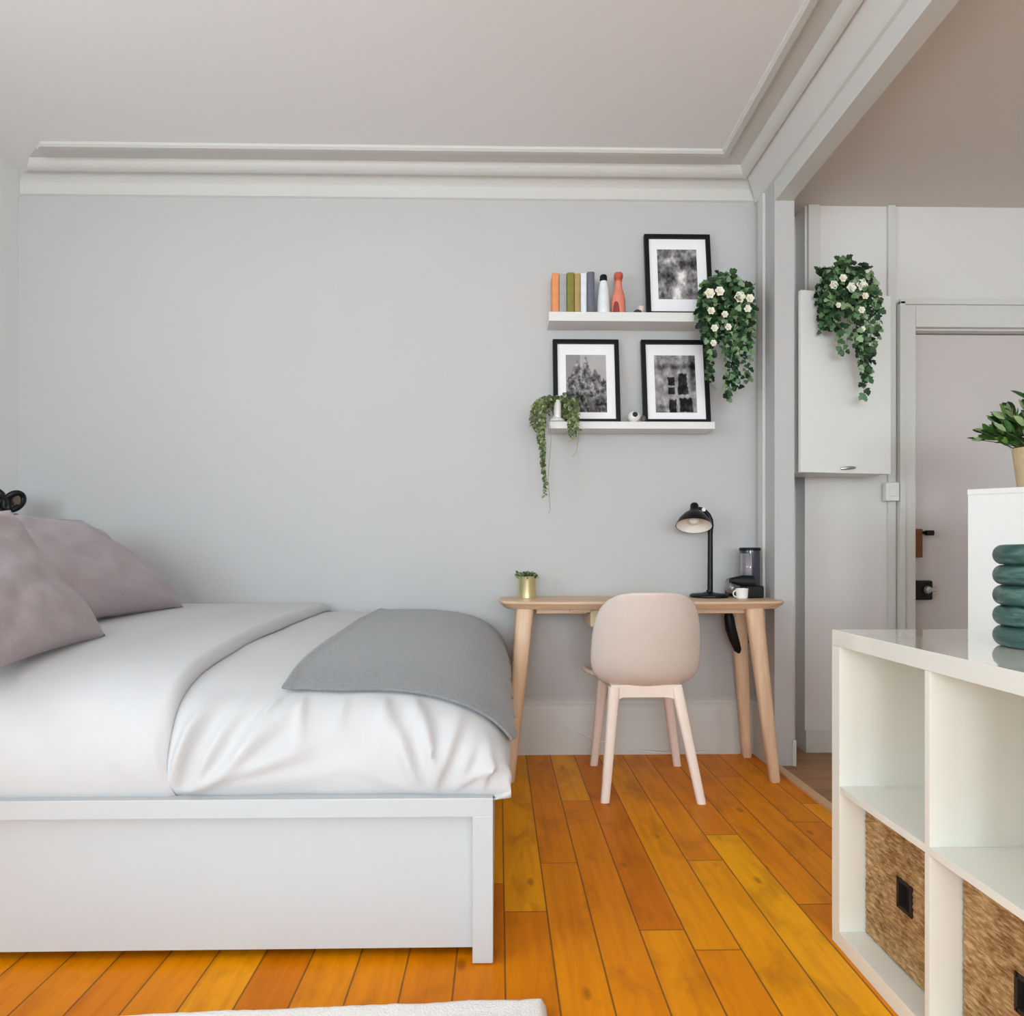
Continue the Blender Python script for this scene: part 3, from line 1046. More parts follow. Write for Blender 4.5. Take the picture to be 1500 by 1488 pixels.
# trailing flowering plant at the right end of the shelves
rnd = random.Random(11)
P0 = Vector((0.965, 3.20, 2.05))
pl = thing('trailing_plant', P0, 'bushy trailing plant with cream flowers at the right end of the wall shelves', 'plant')
fol, st = MB(), MB()
for i in range(36):
    a = rnd.uniform(-1, 1)
    hx = 1.008 + a * 0.105
    hz = 2.165 - 0.05 * a * a + rnd.uniform(-.02, .03)
    hy = 3.12 + rnd.uniform(-.05, .08)
    L = rnd.uniform(.10, .34) * (1 - 0.25 * a * a)
    ex = hx + rnd.uniform(-.03, .03)
    strand(fol, st, [P0 + Vector((rnd.uniform(-.02, .02), rnd.uniform(-.02, .02), 0)), (lerp(P0.x, hx, .6), lerp(P0.y, hy, .6), hz), (hx, hy - .02, hz - 0.04),
                     (ex, hy - .03, hz - 0.04 - L * .5), (ex + rnd.uniform(-.02, .02), hy - .03, hz - 0.04 - L)], rnd, IVY, LEAF, 0.030, 0.017)
for (x0, x1, zb, n) in ((0.912, 0.925, 1.66, 3), (1.035, 1.015, 1.585, 3), (1.065, 1.055, 1.63, 3), (1.10, 1.085, 1.66, 2), (0.955, 0.955, 1.84, 2), (1.0, 1.0, 1.78, 2)):
    for q in range(n):
        j = rnd.uniform(-.012, .012)
        yy = 3.09 + rnd.uniform(-.02, .03)
        strand(fol, st, [P0, (lerp(P0.x, x0, .6), 3.13, 2.15), (x0 + j, yy, 2.08), (lerp(x0, x1, .5) + j * 2, yy, lerp(2.08, zb, .5)), (x1 + j, yy, zb + rnd.uniform(0, .12))], rnd, IVY, LEAF, 0.028, 0.021)
for i in range(30):   # upright tips and side tips
    a = rnd.uniform(-1, 1)
    strand(fol, st, [P0, (1.0 + a * .07, 3.14, 2.12), (1.01 + a * .12, 3.12 + rnd.uniform(-.04, .05), 2.195 - abs(a) * .07 + rnd.uniform(-.01, .015))], rnd, IVY[:5], LEAF, 0.032, 0.014, hang=-0.5)
fol.build('foliage', M_leaf, pl, smooth=60, tone=True, fixn=False)
st.build('stems', M_stem, pl, smooth=80)
for (x, z, r) in ((0.918, 2.075, .024), (0.962, 2.085, .022), (1.050, 2.060, .026), (1.095, 2.055, .020), (0.925, 2.00, .018), (0.985, 1.985, .016), (0.940, 1.925, .017), (0.935, 1.86, .015), (1.00, 1.93, .016), (1.085, 2.01, .018)):
    blossom(pl, (x, 3.045, z), r, rnd)

# trailing plant over the wall cabinet
rnd = random.Random(5)
P0 = Vector((1.50, 3.16, 2.097))
pk = thing('trailing_plant', P0, 'dark green trailing plant spilling from the top of the white wall cabinet', 'plant')
fol, st = MB(), MB()
for i in range(40):
    a = rnd.uniform(-1, 1)
    hx = 1.505 + a * 0.115
    hz = 2.195 - 0.05 * a * a + rnd.uniform(-.02, .02)
    hy = 3.03 + rnd.uniform(-.03, .06)
    L = rnd.uniform(.05, .20)
    strand(fol, st, [P0, (lerp(P0.x, hx, .6), lerp(P0.y, hy, .6), hz), (hx, hy - .03, hz - 0.05), (hx + rnd.uniform(-.02, .02), hy - .04, hz - 0.05 - L * .5), (hx + rnd.uniform(-.02, .02), hy - .04, hz - 0.05 - L)], rnd, IVY, LEAF, 0.030, 0.017)
for (x0, x1, zb, n) in ((1.405, 1.43, 1.85, 2), (1.45, 1.465, 1.79, 3), (1.545, 1.56, 1.575, 3), (1.575, 1.588, 1.66, 3), (1.60, 1.60, 1.80, 2), (1.52, 1.535, 1.72, 3)):
    for q in range(n):
        j = rnd.uniform(-.014, .014)
        yy = 2.975 + rnd.uniform(-.015, .02)
        strand(fol, st, [P0, (lerp(P0.x, x0, .6), 3.06, 2.19), (x0 + j, yy + .02, 2.10), (lerp(x0, x1, .5) + j * 2, yy, lerp(2.1, zb, .5)), (x1 + j, yy, zb + rnd.uniform(0, .10))], rnd, IVY, LEAF, 0.030, 0.021)
for i in range(24):
    a = rnd.uniform(-1, 1)
    strand(fol, st, [P0, (1.50 + a * .06, 3.08, 2.16), (1.51 + a * .13, 3.04 + rnd.uniform(-.04, .04), 2.235 - abs(a) * .07 + rnd.uniform(-.01, .012))], rnd, IVY[:5], LEAF, 0.032, 0.015, hang=-0.5)
fol.build('foliage', M_leaf, pk, smooth=60, tone=True, fixn=False)
st.build('stems', M_stem, pk, smooth=80)
M_bud = paint('pale_green_bud', srgb(196, 206, 160), 0.7, 0.08, 60, 0)
for (x, z, r) in ((1.425, 2.085, .020), (1.465, 2.115, .018), (1.545, 2.085, .026), (1.50, 2.075, .022), (1.56, 2.04, .016), (1.545, 1.98, .016), (1.445, 2.0, .013), (1.55, 1.90, .013)):
    blossom(pk, (x, 2.965, z), r, rnd)

# pale trailing plant at the left end of the lower shelf
rnd = random.Random(21)
P0 = Vector((0.285, 3.215, 1.5435))
ps = thing('string_plant', P0, 'pale green trailing plant with a long tail at the left end of the lower shelf', 'plant')
fol, st = MB(), MB()
for i in range(34):
    a = rnd.uniform(-1, 1)
    hx = 0.275 + a * 0.075
    hz = 1.655 - 0.03 * a * a + rnd.uniform(-.015, .015)
    hy = 3.17 + rnd.uniform(-.03, .04)
    if abs(hx - 0.266) < 0.032:
        hy = 3.235
    L = rnd.uniform(.05, .12) if -0.4 < a < .5 else rnd.uniform(.08, .2)
    o_ = -0.05 * (a < -.2) * rnd.uniform(.3, 1)
    strand(fol, st, [P0, (lerp(P0.x, hx, .5), 3.20, hz - .02), (hx, hy, hz), (hx + o_, hy - .03, hz - L * .5), (hx + o_, hy - .03, hz - L)], rnd, PALE, OVAL, 0.017, 0.008)
for (x0, x1, zb, n) in ((0.20, 0.205, 1.17, 3), (0.19, 0.20, 1.28, 3), (0.175, 0.19, 1.40, 4), (0.155, 0.15, 1.48, 3), (0.335, 0.345, 1.44, 3), (0.32, 0.335, 1.47, 2)):
    for q in range(n):
        j = rnd.uniform(-.012, .012)
        yy = 3.135 + rnd.uniform(-.012, .012)
        strand(fol, st, [P0, (lerp(P0.x, x0, .5), 3.18, 1.65), (x0 + j, yy, 1.61), (lerp(x0, x1, .4) - j, yy, lerp(1.6, zb, .5)), (x1 + j, yy, zb + rnd.uniform(0, .08))], rnd, PALE, OVAL, 0.0175, 0.0085)
fol.build('foliage', M_leaf, ps, smooth=60, tone=True, fixn=False)
for pts in ([(0.225, 3.15, 1.60), (0.235, 3.14, 1.45), (0.222, 3.15, 1.28), (0.232, 3.15, 1.14), (0.222, 3.15, 1.12)], [(0.33, 3.15, 1.60), (0.36, 3.14, 1.48), (0.35, 3.15, 1.40), (0.33, 3.15, 1.38)]):
    st.tube([Vector(p) for p in pts], 0.0009, 5)
st.build('stems', paint('olive_stem', srgb(120, 122, 88), 0.8, 0.1, 40, 0), ps, smooth=80)

# ------------------------------------------------------------------ wall shelves and what stands on them
s1 = MB().box(0.228, 0.985, 3.18, YB, 1.998, 2.040, 0.003).build('wall_shelf', M_cab)
tag(s1, 'upper white wall shelf holding bottles, books and one framed print', 'shelf', 'wall shelves above the desk')
s2 = MB().box(0.228, 0.985, 3.18, YB, 1.510, 1.5435, 0.003).build('wall_shelf', M_cab)
tag(s2, 'lower white wall shelf holding two framed prints above the desk', 'shelf', 'wall shelves above the desk')


def fbm(x, y, o=4, s=0.0):
    v, a, f = 0.0, 1.0, 1.0
    for i in range(o):
        v += a * nz(x * f + s, y * f - s, s + i)
        a *= 0.55
        f *= 2.05
    return v


def pic_tree(u, v):
    n = fbm(u * 5, v * 6, 5, 3.3)
    n2 = fbm(u * 14, v * 14, 3, 8.0)
    g = 0.46 + 0.26 * n + 0.14 * n2
    path = math.exp(-((u - (0.62 - 0.25 * (0.55 - v))) / (0.10 + 0.10 * (0.6 - v))) ** 2) * (1 - sstep(0.50, 0.62, v))
    g += 0.42 * path
    g -= 0.24 * math.exp(-((v - 0.68) / 0.07) ** 2) * sstep(.35, .8, u)
    g -= 0.15 * math.exp(-((u - 0.18) / 0.14) ** 2 - ((v - 0.35) / .2) ** 2)
    g += 0.22 * math.exp(-((v - 0.78) / 0.06) ** 2) * (1 - sstep(.4, .7, u))
    return g


def pic_hill(u, v):
    sky = 0.68 - 0.12 * (u < .35) + 0.04 * nz(u * 3, v * 3)
    crest = 0.55 + 0.42 * math.exp(-((u - 0.50) / 0.10) ** 2) + 0.34 * math.exp(-((u - 0.27) / 0.12) ** 2) + 0.18 * math.exp(-((u - 0.74) / 0.10) ** 2) + 0.07 * nz(math.floor(u * 22) * 1.7, 2.2)
    n = fbm(u * 11, v * 13, 4, 1.3)
    rock = 0.40 + 0.32 * n + 0.12 * sstep(.5, .9, v) - 0.08 * sstep(.4, .1, v)
    blk = 0.16 * (nz(math.floor(u * 26) * 3.7, math.floor(v * 30 + 3 * nz(u * 4, 1.0)) * 2.9) )
    return lerp(rock + blk, sky, sstep(-0.02, 0.03, v - crest))


def pic_window(u, v):
    n = fbm(u * 7, v * 8, 4, 6.1)
    g = 0.58 + 0.22 * n
    g -= 0.42 * math.exp(-((v - 0.80) / 0.05) ** 2) * (0.6 + 0.4 * nz(u * 5, 1))
    for (cu, cv, hu, hv) in ((0.40, 0.54, .085, .075), (0.68, 0.56, .11, .12), (0.40, 0.38, .08, .06), (0.68, 0.38, .13, .07), (0.42, 0.10, .09, .13), (0.74, 0.13, .16, .12)):
        d = max(abs(u - cu) / hu, abs(v - cv) / hv) + 0.18 * nz(u * 16, v * 16, 2)
        g -= 0.50 * (1 - sstep(0.85, 1.1, d))
    g -= 0.25 * sstep(.3, .6, v) * sstep(.78, .95, u)
    g -= 0.20 * (1 - sstep(.0, .30, v)) * (1 - sstep(.1, .32, u))
    return g


def framed(label, x0, x1, zb, zt, yb, yt, fn, seed, px, pz):
    t = thing('picture_frame', ((x0 + x1) / 2, yb, zb), label, 'picture', 'framed prints on the wall shelves')
    hgt = zt - zb
    ang = math.atan2(yt - yb, hgt)
    Mx = Matrix.Translation((0, yb, zb)) @ Matrix.Rotation(-ang, 4, 'X')
    L = math.hypot(hgt, yt - yb)
    b = 0.021
    m = MB()
    for (a0, a1, c0, c1) in ((x0, x1, 0, b), (x0, x1, L - b, L), (x0, x0 + b, b - .001, L - b + .001), (x1 - b, x1, b - .001, L - b + .001)):
        m.box(a0, a1, 0, 0.022, c0, c1, 0.0015, Mx)
    m.build('frame', M_frame, t)
    MB().box(x0 + b - .002, x1 - b + .002, 0.010, 0.018, b - .002, L - b + .002, 0, Mx).build('mount', M_mat, t)
    m = MB()
    nu, nv = 56, 76
    for j in range(nv):
        for i in range(nu):
            u, v = (i + .5) / nu, (j + .5) / nv
            g_ = max(0.03, min(0.92, fn(u, v)))
            gl = ((g_ + 0.055) / 1.055) ** 2.4
            m.tone = (gl * 1.0, gl * 0.965, gl * 0.965, 1)
            q = []
            for (ii, jj) in ((i, j), (i + 1, j), (i + 1, j + 1), (i, j + 1)):
                q.append(Mx @ Vector((lerp(px[0], px[1], ii / nu), 0.0088, lerp(pz[0], pz[1], jj / nv))))
            m.add(q, [(0, 1, 2, 3)])
    # backing of the print so that it is a closed sheet
    m.tone = (0.5, 0.5, 0.5, 1)
    m.box(px[0], px[1], 0.0090, 0.0105, pz[0], pz[1], 0, Mx)
    m.build('print', M_print, t, smooth=0, tone=True, fixn=False)
    return t


framed('black framed monochrome print of trees and a pale stream on the upper shelf', 0.683, 0.993, 2.040, 2.444, 3.222, 3.285, pic_tree, 1, (0.742, 0.927), (0.085, 0.335))
framed('black framed monochrome print of a steep rocky town, left on the lower shelf', 0.254, 0.563, 1.5435, 1.948, 3.222, 3.285, pic_hill, 2, (0.314, 0.502), (0.055, 0.335))
framed('black framed monochrome print of dark window panes, right on the lower shelf', 0.668, 0.981, 1.5435, 1.948, 3.222, 3.285, pic_window, 3, (0.728, 0.920), (0.055, 0.335))

ZS = 2.040


def book(x0, x1, h, d, col, label, rough=0.6, round_=0.004):
    mt = paint('book_cover', col, rough, 0.10, 30, 0)
    t = thing('book', ((x0 + x1) / 2, 3.24, ZS), label, 'book', 'books on the upper shelf')
    y0, y1 = 3.215, 3.215 + d
    sp = []
    for i in range(9):   # rounded spine facing the room
        a = R(180 + 180 * i / 8)
        sp.append(((x0 + x1) / 2 + (x1 - x0) / 2 * math.cos(a), y0 + round_ * math.sin(a)))
    ring = sp + [(x1, y1), (x1 - 0.0025, y1), (x1 - 0.0025, y0 + .004), (x0 + 0.0025, y0 + .004), (x0 + 0.0025, y1), (x0, y1)]
    MB().loops([[(x, y, ZS) for x, y in ring], [(x, y, ZS + h) for x, y in ring]]).build('cover', mt, t, smooth=40)
    MB().box(x0 + .0026, x1 - .0026, y0 + .005, y1 - .004, ZS + .003, ZS + h - .004).build('pages', M_mat, t)


book(0.246, 0.277, 0.188, 0.085, srgb(222, 146, 92), 'orange book, leftmost on the upper shelf')
book(0.279, 0.312, 0.184, 0.080, srgb(160, 164, 162), 'pale grey book between the orange and the olive one')
book(0.314, 0.347, 0.190, 0.085, srgb(128, 122, 48), 'olive green book on the upper shelf')
book(0.349, 0.374, 0.186, 0.080, srgb(176, 146, 96), 'tan book on the upper shelf right of the olive one')
book(0.377, 0.404, 0.188, 0.085, srgb(222, 226, 232), 'white book on the upper shelf beside a slate grey one')
book(0.406, 0.440, 0.192, 0.075, srgb(98, 102, 116), 'slate grey book on the upper shelf, rightmost of the books', 0.5, 0.010)

bt = thing('bottle', (0.484, 3.235, ZS), 'slim white bottle with a black cap on the upper shelf', 'bottle', 'bottles on the upper shelf')
MB().lathe([(0.0, 0), (0.028, 0), (0.030, 0.004), (0.029, 0.05), (0.024, 0.12), (0.019, 0.150), (0.0165, 0.158), (0.0, 0.158)], (0.484, 3.235, ZS)).build('body', gloss('white_glass', srgb(226, 232, 234), 0.2), bt)
MB().lathe([(0.0, 0.158), (0.0165, 0.158), (0.0172, 0.162), (0.0165, 0.182), (0.012, 0.188), (0.0, 0.189)], (0.484, 3.235, ZS)).build('cap', M_matblack, bt)
bt = thing('bottle', (0.553, 3.235, ZS), 'terracotta red bottle with a dark red patch on the upper shelf', 'bottle', 'bottles on the upper shelf')
M_terra = gloss('terracotta_glaze', srgb(222, 134, 110), 0.35)
M_red = gloss('dark_red_glaze', srgb(140, 52, 38), 0.35)
MB().lathe([(0.0, 0), (0.031, 0), (0.033, 0.004), (0.0325, 0.06), (0.028, 0.095), (0.018, 0.125), (0.0155, 0.145), (0.0155, 0.16), (0.0, 0.16)], (0.553, 3.235, ZS)).build('body', M_terra, bt)
MB().lathe([(0.0, 0.16), (0.0165, 0.158), (0.0165, 0.168), (0.020, 0.172), (0.0215, 0.188), (0.018, 0.197), (0.0, 0.198)], (0.553, 3.235, ZS)).build('stopper', gloss('red_stopper', srgb(190, 84, 66), 0.4), bt)
pts, fs = [], []
for j in range(13):
    for i in range(9):
        a, b = -1 + 2 * i / 8, j / 12
        half = math.sqrt(max(0, 1 - (b) ** 2.2)) * 0.5
        ang = R(-118) + a * half
        pts.append((0.553 + 0.0337 * math.cos(ang), 3.235 + 0.0337 * math.sin(ang), ZS + 0.003 + 0.056 * b))
MB().add(pts, [(j * 9 + i, j * 9 + i + 1, (j + 1) * 9 + i + 1, (j + 1) * 9 + i) for j in range(12) for i in range(8)]).build('label_patch', M_red, bt, smooth=80, solid=0.0008, fixn=False)['label'] = 'dark red rounded patch'

sh = thing('shell_ornament', (0.648, 3.225, ZS), 'small pale and dark stone ornament beside the framed print on the upper shelf', 'ornament')


def blob(mb, c, r, sx, sy, sz, seed, amp=.18, n=14):
    rings = []
    for i in range(n + 1):
        ph = math.pi * i / n
        ring = []
        for j in range(20):
            th = 2 * math.pi * j / 20
            d = Vector((math.sin(ph) * math.cos(th), math.sin(ph) * math.sin(th), -math.cos(ph)))
            q = r * (1 + amp * nz(d.x * 2 + seed, d.y * 2, d.z * 2))
            ring.append((c[0] + d.x * q * sx + 1e-5 * j, c[1] + d.y * q * sy, c[2] + d.z * q * sz))
        rings.append(ring)
    return mb.loops(rings)


blob(MB(), (0.640, 3.222, ZS + 0.0125), 0.014, 1.5, 1.1, 0.9, 3.1).build('dark_half', gloss('dark_stone', srgb(60, 54, 50), 0.6), sh, smooth=80)
blob(MB(), (0.656, 3.226, ZS + 0.026), 0.017, 1.0, 1.0, 1.25, 1.4).build('pale_half', paint('pale_stone', srgb(212, 198, 186), 0.6, .08, 60), sh, smooth=80)

ZL = 1.5435
on = thing('rounded_ornament', (0.628, 3.215, ZL), 'small round white ornament with a dark opening between the two lower prints', 'ornament')
M_orn = gloss('cream_ceramic', srgb(232, 228, 222), 0.4)
blob(MB(), (0.622, 3.215, ZL + 0.027), 0.029, 1.0, 0.95, 0.93, 8.2, 0.05, 20).build('body', M_orn, on, smooth=80)
MB().lathe([(0.0, -0.002), (0.011, -0.002), (0.012, 0.0), (0.010, 0.003), (0.0, 0.003)], (0.622, 3.189, ZL + 0.034), Matrix.Rotation(R(84), 4, 'X'), 24).build('opening', M_dark, on)
o2 = thing('pebble_ornament', (0.664, 3.212, ZL), 'small dark grey pebble right of the round white ornament', 'ornament')
blob(MB(), (0.664, 3.212, ZL + 0.017), 0.015, 0.8, 0.9, 1.1, 5.2).build('pebble', gloss('grey_stone', srgb(92, 86, 84), 0.5), o2, smooth=80)

fg = thing('figurine', (0.262, 3.196, ZL), 'upright white rounded figurine in front of the pale trailing plant', 'ornament')
MB().lathe([(0.0, 0.006), (0.017, 0.008), (0.0165, 0.03), (0.0175, 0.065), (0.0165, 0.085), (0.011, 0.097), (0.0, 0.101)], (0.268, 3.192, ZL)).build('column', M_ceramic, fg, smooth=60)
MB().lathe([(0.0, 0), (0.036, 0.0), (0.038, 0.003), (0.034, 0.010), (0.022, 0.017), (0.016, 0.025), (0.0, 0.027)], (0.264, 3.220 - 0.024, ZL)).build('dish', M_ceramic, fg, smooth=60)

# brass tin with small plant on the desk
sp_ = thing('potted_succulent', (0.128, 3.15, 0.745), 'small green plant in a shiny brass tin at the left end of the desk', 'plant')
MB().lathe([(0.0, 0), (0.040, 0), (0.0415, 0.002), (0.0435, 0.094), (0.0445, 0.097), (0.0425, 0.098), (0.040, 0.080), (0.0, 0.078)], (0.128, 3.15, 0.745), None, 44).build('pot', M_gold, sp_)
MB().lathe([(0.0, 0.079), (0.0398, 0.080), (0.030, 0.088), (0.0, 0.090)], (0.128, 3.15, 0.745)).build('soil', M_soil, sp_)
rnd = random.Random(3)
fol = MB()
for i in range(150):
    a = rnd.uniform(0, 2 * math.pi)
    r = 0.042 * math.sqrt(rnd.random())
    p = (0.128 + r * math.cos(a), 3.15 + r * math.sin(a), 0.745 + 0.083 + rnd.uniform(0, .026))
    leaf(fol, p, (math.cos(a) * .8, math.sin(a) * .8 - .2, rnd.uniform(.2, 1.1)), rnd.uniform(.012, .022), rnd, OVAL, [srgb(66, 96, 54), srgb(44, 70, 40), srgb(150, 160, 110), srgb(90, 116, 72)])
fol.build('foliage', M_leaf, sp_, smooth=60, tone=True, fixn=False)

# ------------------------------------------------------------------ cube shelf unit on the right
KX0, KX1, KY0, KY1, KH = 0.814, 1.204, 0.236, 1.702, 0.757
T, t1 = 0.038, 0.016
cellw = (KY1 - KY0 - 2 * T - 3 * t1) / 4
zm = T + (KH - 2 * T - t1) / 2
ku = thing('cube_shelf', ((KX0 + KX1) / 2, (KY0 + KY1) / 2, 0), 'glossy white cube shelf unit with eight compartments on the right', 'shelf unit')
MB().box(KX0, KX1, KY0, KY1, KH - T, KH, 0.0015).build('top_panel', M_shelft, ku)
MB().box(KX0, KX1, KY0, KY1, 0, T, 0.0015).build('bottom_panel', M_shelfw, ku)
MB().box(KX0, KX1, KY1 - T, KY1, T, KH - T, 0.001).build('side_panel', M_shelfw, ku)
MB().box(KX0, KX1, KY0, KY0 + T, T, KH - T, 0.001).build('side_panel', M_shelfw, ku)
MB().box(KX0 + .001, KX1 - .001, KY0 + T, KY1 - T, zm, zm + t1, 0.001).build('middle_shelf', M_shelfw, ku)
ys = []
for i in range(1, 4):
    y1_ = KY1 - T - i * cellw - (i - 1) * t1
    ys.append(y1_)
    MB().box(KX0, KX1, y1_ - t1, y1_, T, zm, 0.001).box(KX0, KX1, y1_ - t1, y1_, zm + t1, KH - T, 0.001).build('divider', M_shelfw, ku)


def basket(y0, y1, label, hole):
    t = thing('storage_basket', (KX0 + 0.22, (y0 + y1) / 2, T), label, 'basket', 'woven baskets in the cube shelf')
    x0, x1, z0, z1 = KX0 + 0.062, KX1 - 0.02, T + 0.002, zm - 0.006
    w = NT('woven_seagrass')
    v = w.coords('Object', (1, 1, 1))
    n1 = w.noise(w.coords('Object', (40, 44, 210)), 1.0, 4, .6, .35)
    n2 = w.noise(v, 14, 4, .6)
    c = w.ramp(n1, [(0.34, srgb(80, 56, 32)), (0.47, srgb(158, 122, 78)), (0.66, srgb(226, 198, 150))])
    c = w.mix(0.45, c, w.ramp(n2, [(0.35, srgb(140, 98, 54)), (0.65, srgb(204, 170, 122))]))
    w.l(c, w.b.inputs['Base Color'])
    w.set(Roughness=0.85)
    w.b.inputs['Specular IOR Level'].default_value = 0.1
    w.bump(n1, 0.8, 0.006)
    yc = (y0 + y1) / 2
    hz0, hz1 = z0 + 0.135, z0 + 0.192
    hy0, hy1 = yc - 0.023, yc + 0.023
    ny, nz_ = 110, 110
    m = MB()
    pts, fs = [], []
    for j in range(nz_ + 1):
        for i in range(ny + 1):
            y = lerp(y0, y1, i / ny)
            z = lerp(z0, z1, j / nz_)
            row = z / 0.0135
            k = math.floor(row)
            ph = y / 0.024 + (k % 2) * 0.5 + 0.25 * nz(k * 3.3, y * 8)
            bump = 0.5 - 0.5 * math.cos(2 * math.pi * (row - k))
            tw = 0.5 + 0.5 * math.sin(2 * math.pi * ph + (row - k) * 2.4)
            pts.append((x0 - 0.0028 * bump * (0.45 + 0.55 * tw) - 0.0012 * nz(y * 60, z * 60), y, z))
    for j in range(nz_):
        for i in range(ny):
            y = lerp(y0, y1, (i + .5) / ny)
            z = lerp(z0, z1, (j + .5) / nz_)
            if hole and hy0 < y < hy1 and hz0 < z < hz1:
                continue
            fs.append((j * (ny + 1) + i, j * (ny + 1) + i + 1, (j + 1) * (ny + 1) + i + 1, (j + 1) * (ny + 1) + i))
    m.add(pts, fs)
    m.build('front', w.m, t, smooth=80, fixn=False)
    m = MB()
    m.box(x0 + .006, x1, y0, y0 + 0.012, z0, z1).box(x0 + .006, x1, y1 - 0.012, y1, z0, z1).box(x1 - .012, x1, y0, y1, z0, z1).box(x0 + .006, x1, y0, y1, z0, z0 + .012)
    m.build('body', w.m, t)
    if hole:
        m = MB()
        for a0, a1, b0, b1 in ((hy0, hy1, hz0 - .005, hz0 + .003), (hy0, hy1, hz1 - .003, hz1 + .005), (hy0 - .005, hy0 + .003, hz0 - .005, hz1 + .005), (hy1 - .003, hy1 + .005, hz0 - .005, hz1 + .005)):
            m.box(x0 - .0045, x0 + .014, a0, a1, b0, b1)
        m.box(x0 + 0.014, x0 + 0.018, hy0 - .004, hy1 + .004, hz0 - .004, hz1 + .004)
        m.build('handle_slot', M_dark, t)
    return t


basket(KY1 - T - cellw + 0.006, KY1 - T - 0.006, 'woven seagrass basket with a dark handle slot in the far lower compartment', True)
basket(ys[0] - t1 - cellw + 0.006, ys[0] - t1 - 0.006, 'woven seagrass basket nearer the viewer, cut off at the right', True)

# ribbed vase
va = thing('ribbed_vase', (1.084, 1.355, KH), 'dark green marbled vase of five stacked rings on the cube shelf', 'vase')
g = NT('green_marble_glaze')
v = g.coords('Object', (1, 1, 4.5))
n1 = g.noise(v, 9, 6, 0.65, 1.8)
c = g.ramp(n1, [(0.30, srgb(30, 54, 50)), (0.5, srgb(58, 90, 84)), (0.62, srgb(84, 116, 108)), (0.75, srgb(40, 66, 62))])
g.l(c, g.b.inputs['Base Color'])
g.set(Roughness=0.3)
pr_ = [(0.0, 0.0)]
for k in range(5):
    for i in range(13):
        a = R(-90 + 180 * i / 12)
        pr_.append((0.078 + 0.020 * max(0.0, math.cos(a)) ** 0.8, k * 0.0405 + 0.0203 + 0.0200 * math.sin(a)))
pr_ += [(0.05, 0.2025), (0.045, 0.19), (0.04, 0.10), (0.0, 0.09)]
MB().lathe(pr_, (1.084, 1.355, KH + 0.0005), None, 56).build('body', g.m, va, smooth=50)

# tall white cabinet standing behind the shelf unit, with a potted plant on top
wc = thing('tall_cabinet', (1.90, 2.40, 0), 'plain white cabinet standing behind the cube shelf under a potted plant', 'cabinet')
Mw = Matrix.Translation((1.552, 2.30, 0)) @ Matrix.Rotation(R(-39), 4, 'Z')
MB().box(0.004, 0.52, 0.02, 0.42, 0.0, 1.135, 0.004, Mw).build('body', M_cab, wc)
MB().box(0.0, 0.524, 0.0, 0.424, 1.135, 1.156, 0.004, Mw).build('top', M_cab, wc)
MB().box(0.002, 0.522, 0.0, 0.021, 0.04, 1.136, 0.002, Mw).build('door', M_cab, wc)
pp = thing('potted_plant', (1.84, 2.36, 1.156), 'leafy green plant in a beige pot on the white cabinet', 'plant')
MB().lathe([(0.0, 0), (0.058, 0), (0.060, 0.004), (0.076, 0.142), (0.078, 0.146), (0.074, 0.147), (0.070, 0.130), (0.0, 0.128)], (1.84, 2.36, 1.156), None, 40).build('pot', M_pot, pp)
MB().lathe([(0.0, 0.128), (0.0705, 0.129), (0.05, 0.136), (0.0, 0.138)], (1.84, 2.36, 1.156)).build('soil', M_soil, pp)
rnd = random.Random(8)
fol, st = MB(), MB()
LONG = [(0, 0), (0.16, 0.2), (0.22, 0.5), (0.14, 0.8), (0, 1.0), (-0.14, 0.8), (-0.22, 0.5), (-0.16, 0.2)]
GR = [srgb(70, 116, 44), srgb(52, 92, 38), srgb(104, 144, 66), srgb(36, 62, 30), srgb(150, 172, 120), srgb(28, 48, 30)]
B0 = Vector((1.84, 2.36, 1.156 + 0.132))
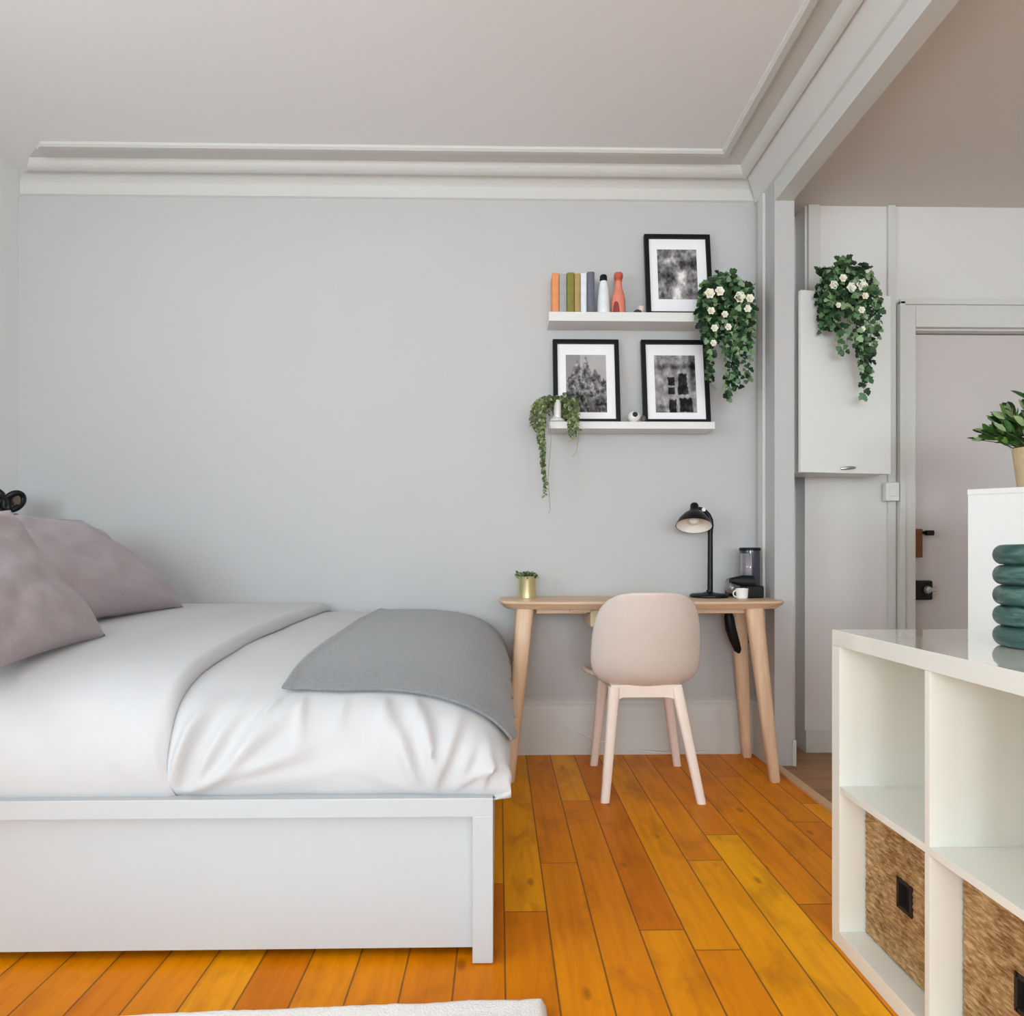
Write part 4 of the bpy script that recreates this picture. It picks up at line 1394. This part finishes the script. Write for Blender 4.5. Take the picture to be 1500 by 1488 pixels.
for i in range(70):
    a = rnd.uniform(0, 2 * math.pi)
    el = rnd.uniform(0.15, 1.35)
    L = rnd.uniform(.08, .155) * (0.85 + .3 * math.sin(el))
    d = Vector((math.cos(a) * math.cos(el), math.sin(a) * math.cos(el), math.sin(el)))
    base = B0 + Vector((math.cos(a) * .04, math.sin(a) * .04, 0))
    p1 = base + d * L * .5 + Vector((0, 0, .02))
    p2 = base + d * L + Vector((0, 0, 0.015))
    st.tube([base, p1, p2], 0.0016, 5)
    for q in range(7):
        f_ = 0.35 + .65 * q / 6
        p = base.lerp(p2, f_) + Vector((0, 0, .02 * math.sin(f_ * 3.1)))
        sd = Vector((rnd.uniform(-1, 1), rnd.uniform(-1, 1), rnd.uniform(-.3, .8)))
        leaf(fol, p, d + sd * .7, rnd.uniform(.035, .06), rnd, LONG, GR)
fol.build('foliage', M_leaf, pp, smooth=60, tone=True, fixn=False)
st.build('stems', M_stem, pp, smooth=80)

# ------------------------------------------------------------------ wall cabinet and switch in the kitchen
kc = thing('wall_cabinet', (1.53, 3.2, 1.30), 'white wall cabinet with slightly open door under the dark trailing plant', 'cabinet')
MB().box(1.318, 1.752, 3.145, 3.300, 1.305, 2.096, 0.002).build('body', M_cab, kc)
hinge = Vector((1.756, 3.140, 0))
Md = Matrix.Translation(hinge) @ Matrix.Rotation(R(9.0), 4, 'Z')
dd = MB().box(-0.442, 0, -0.020, 0.0, 1.300, 2.098, 0.002, Md).build('door', M_cab, kc)
m = MB()
hp = [Md @ Vector((-0.215 + 0.035 * q, -0.022 - 0.016 * (1 - abs(q)), 1.322 + 0.003 * q)) for q in (-1, -.75, -.3, .3, .75, 1)]
m.tube(hp, [0.005, 0.006, 0.007, 0.007, 0.006, 0.005], 10)
m.build('handle', M_steel, dd)
sw = thing('wall_switch', (1.845, 3.28, 1.19), 'small white switch box on the kitchen wall left of the door', 'switch')
MB().box(1.812, 1.876, 3.252, 3.290, 1.190, 1.278, 0.006).build('housing', M_cab, sw)
MB().box(1.828, 1.860, 3.247, 3.254, 1.212, 1.256, 0.003).build('rocker', M_cab, sw)
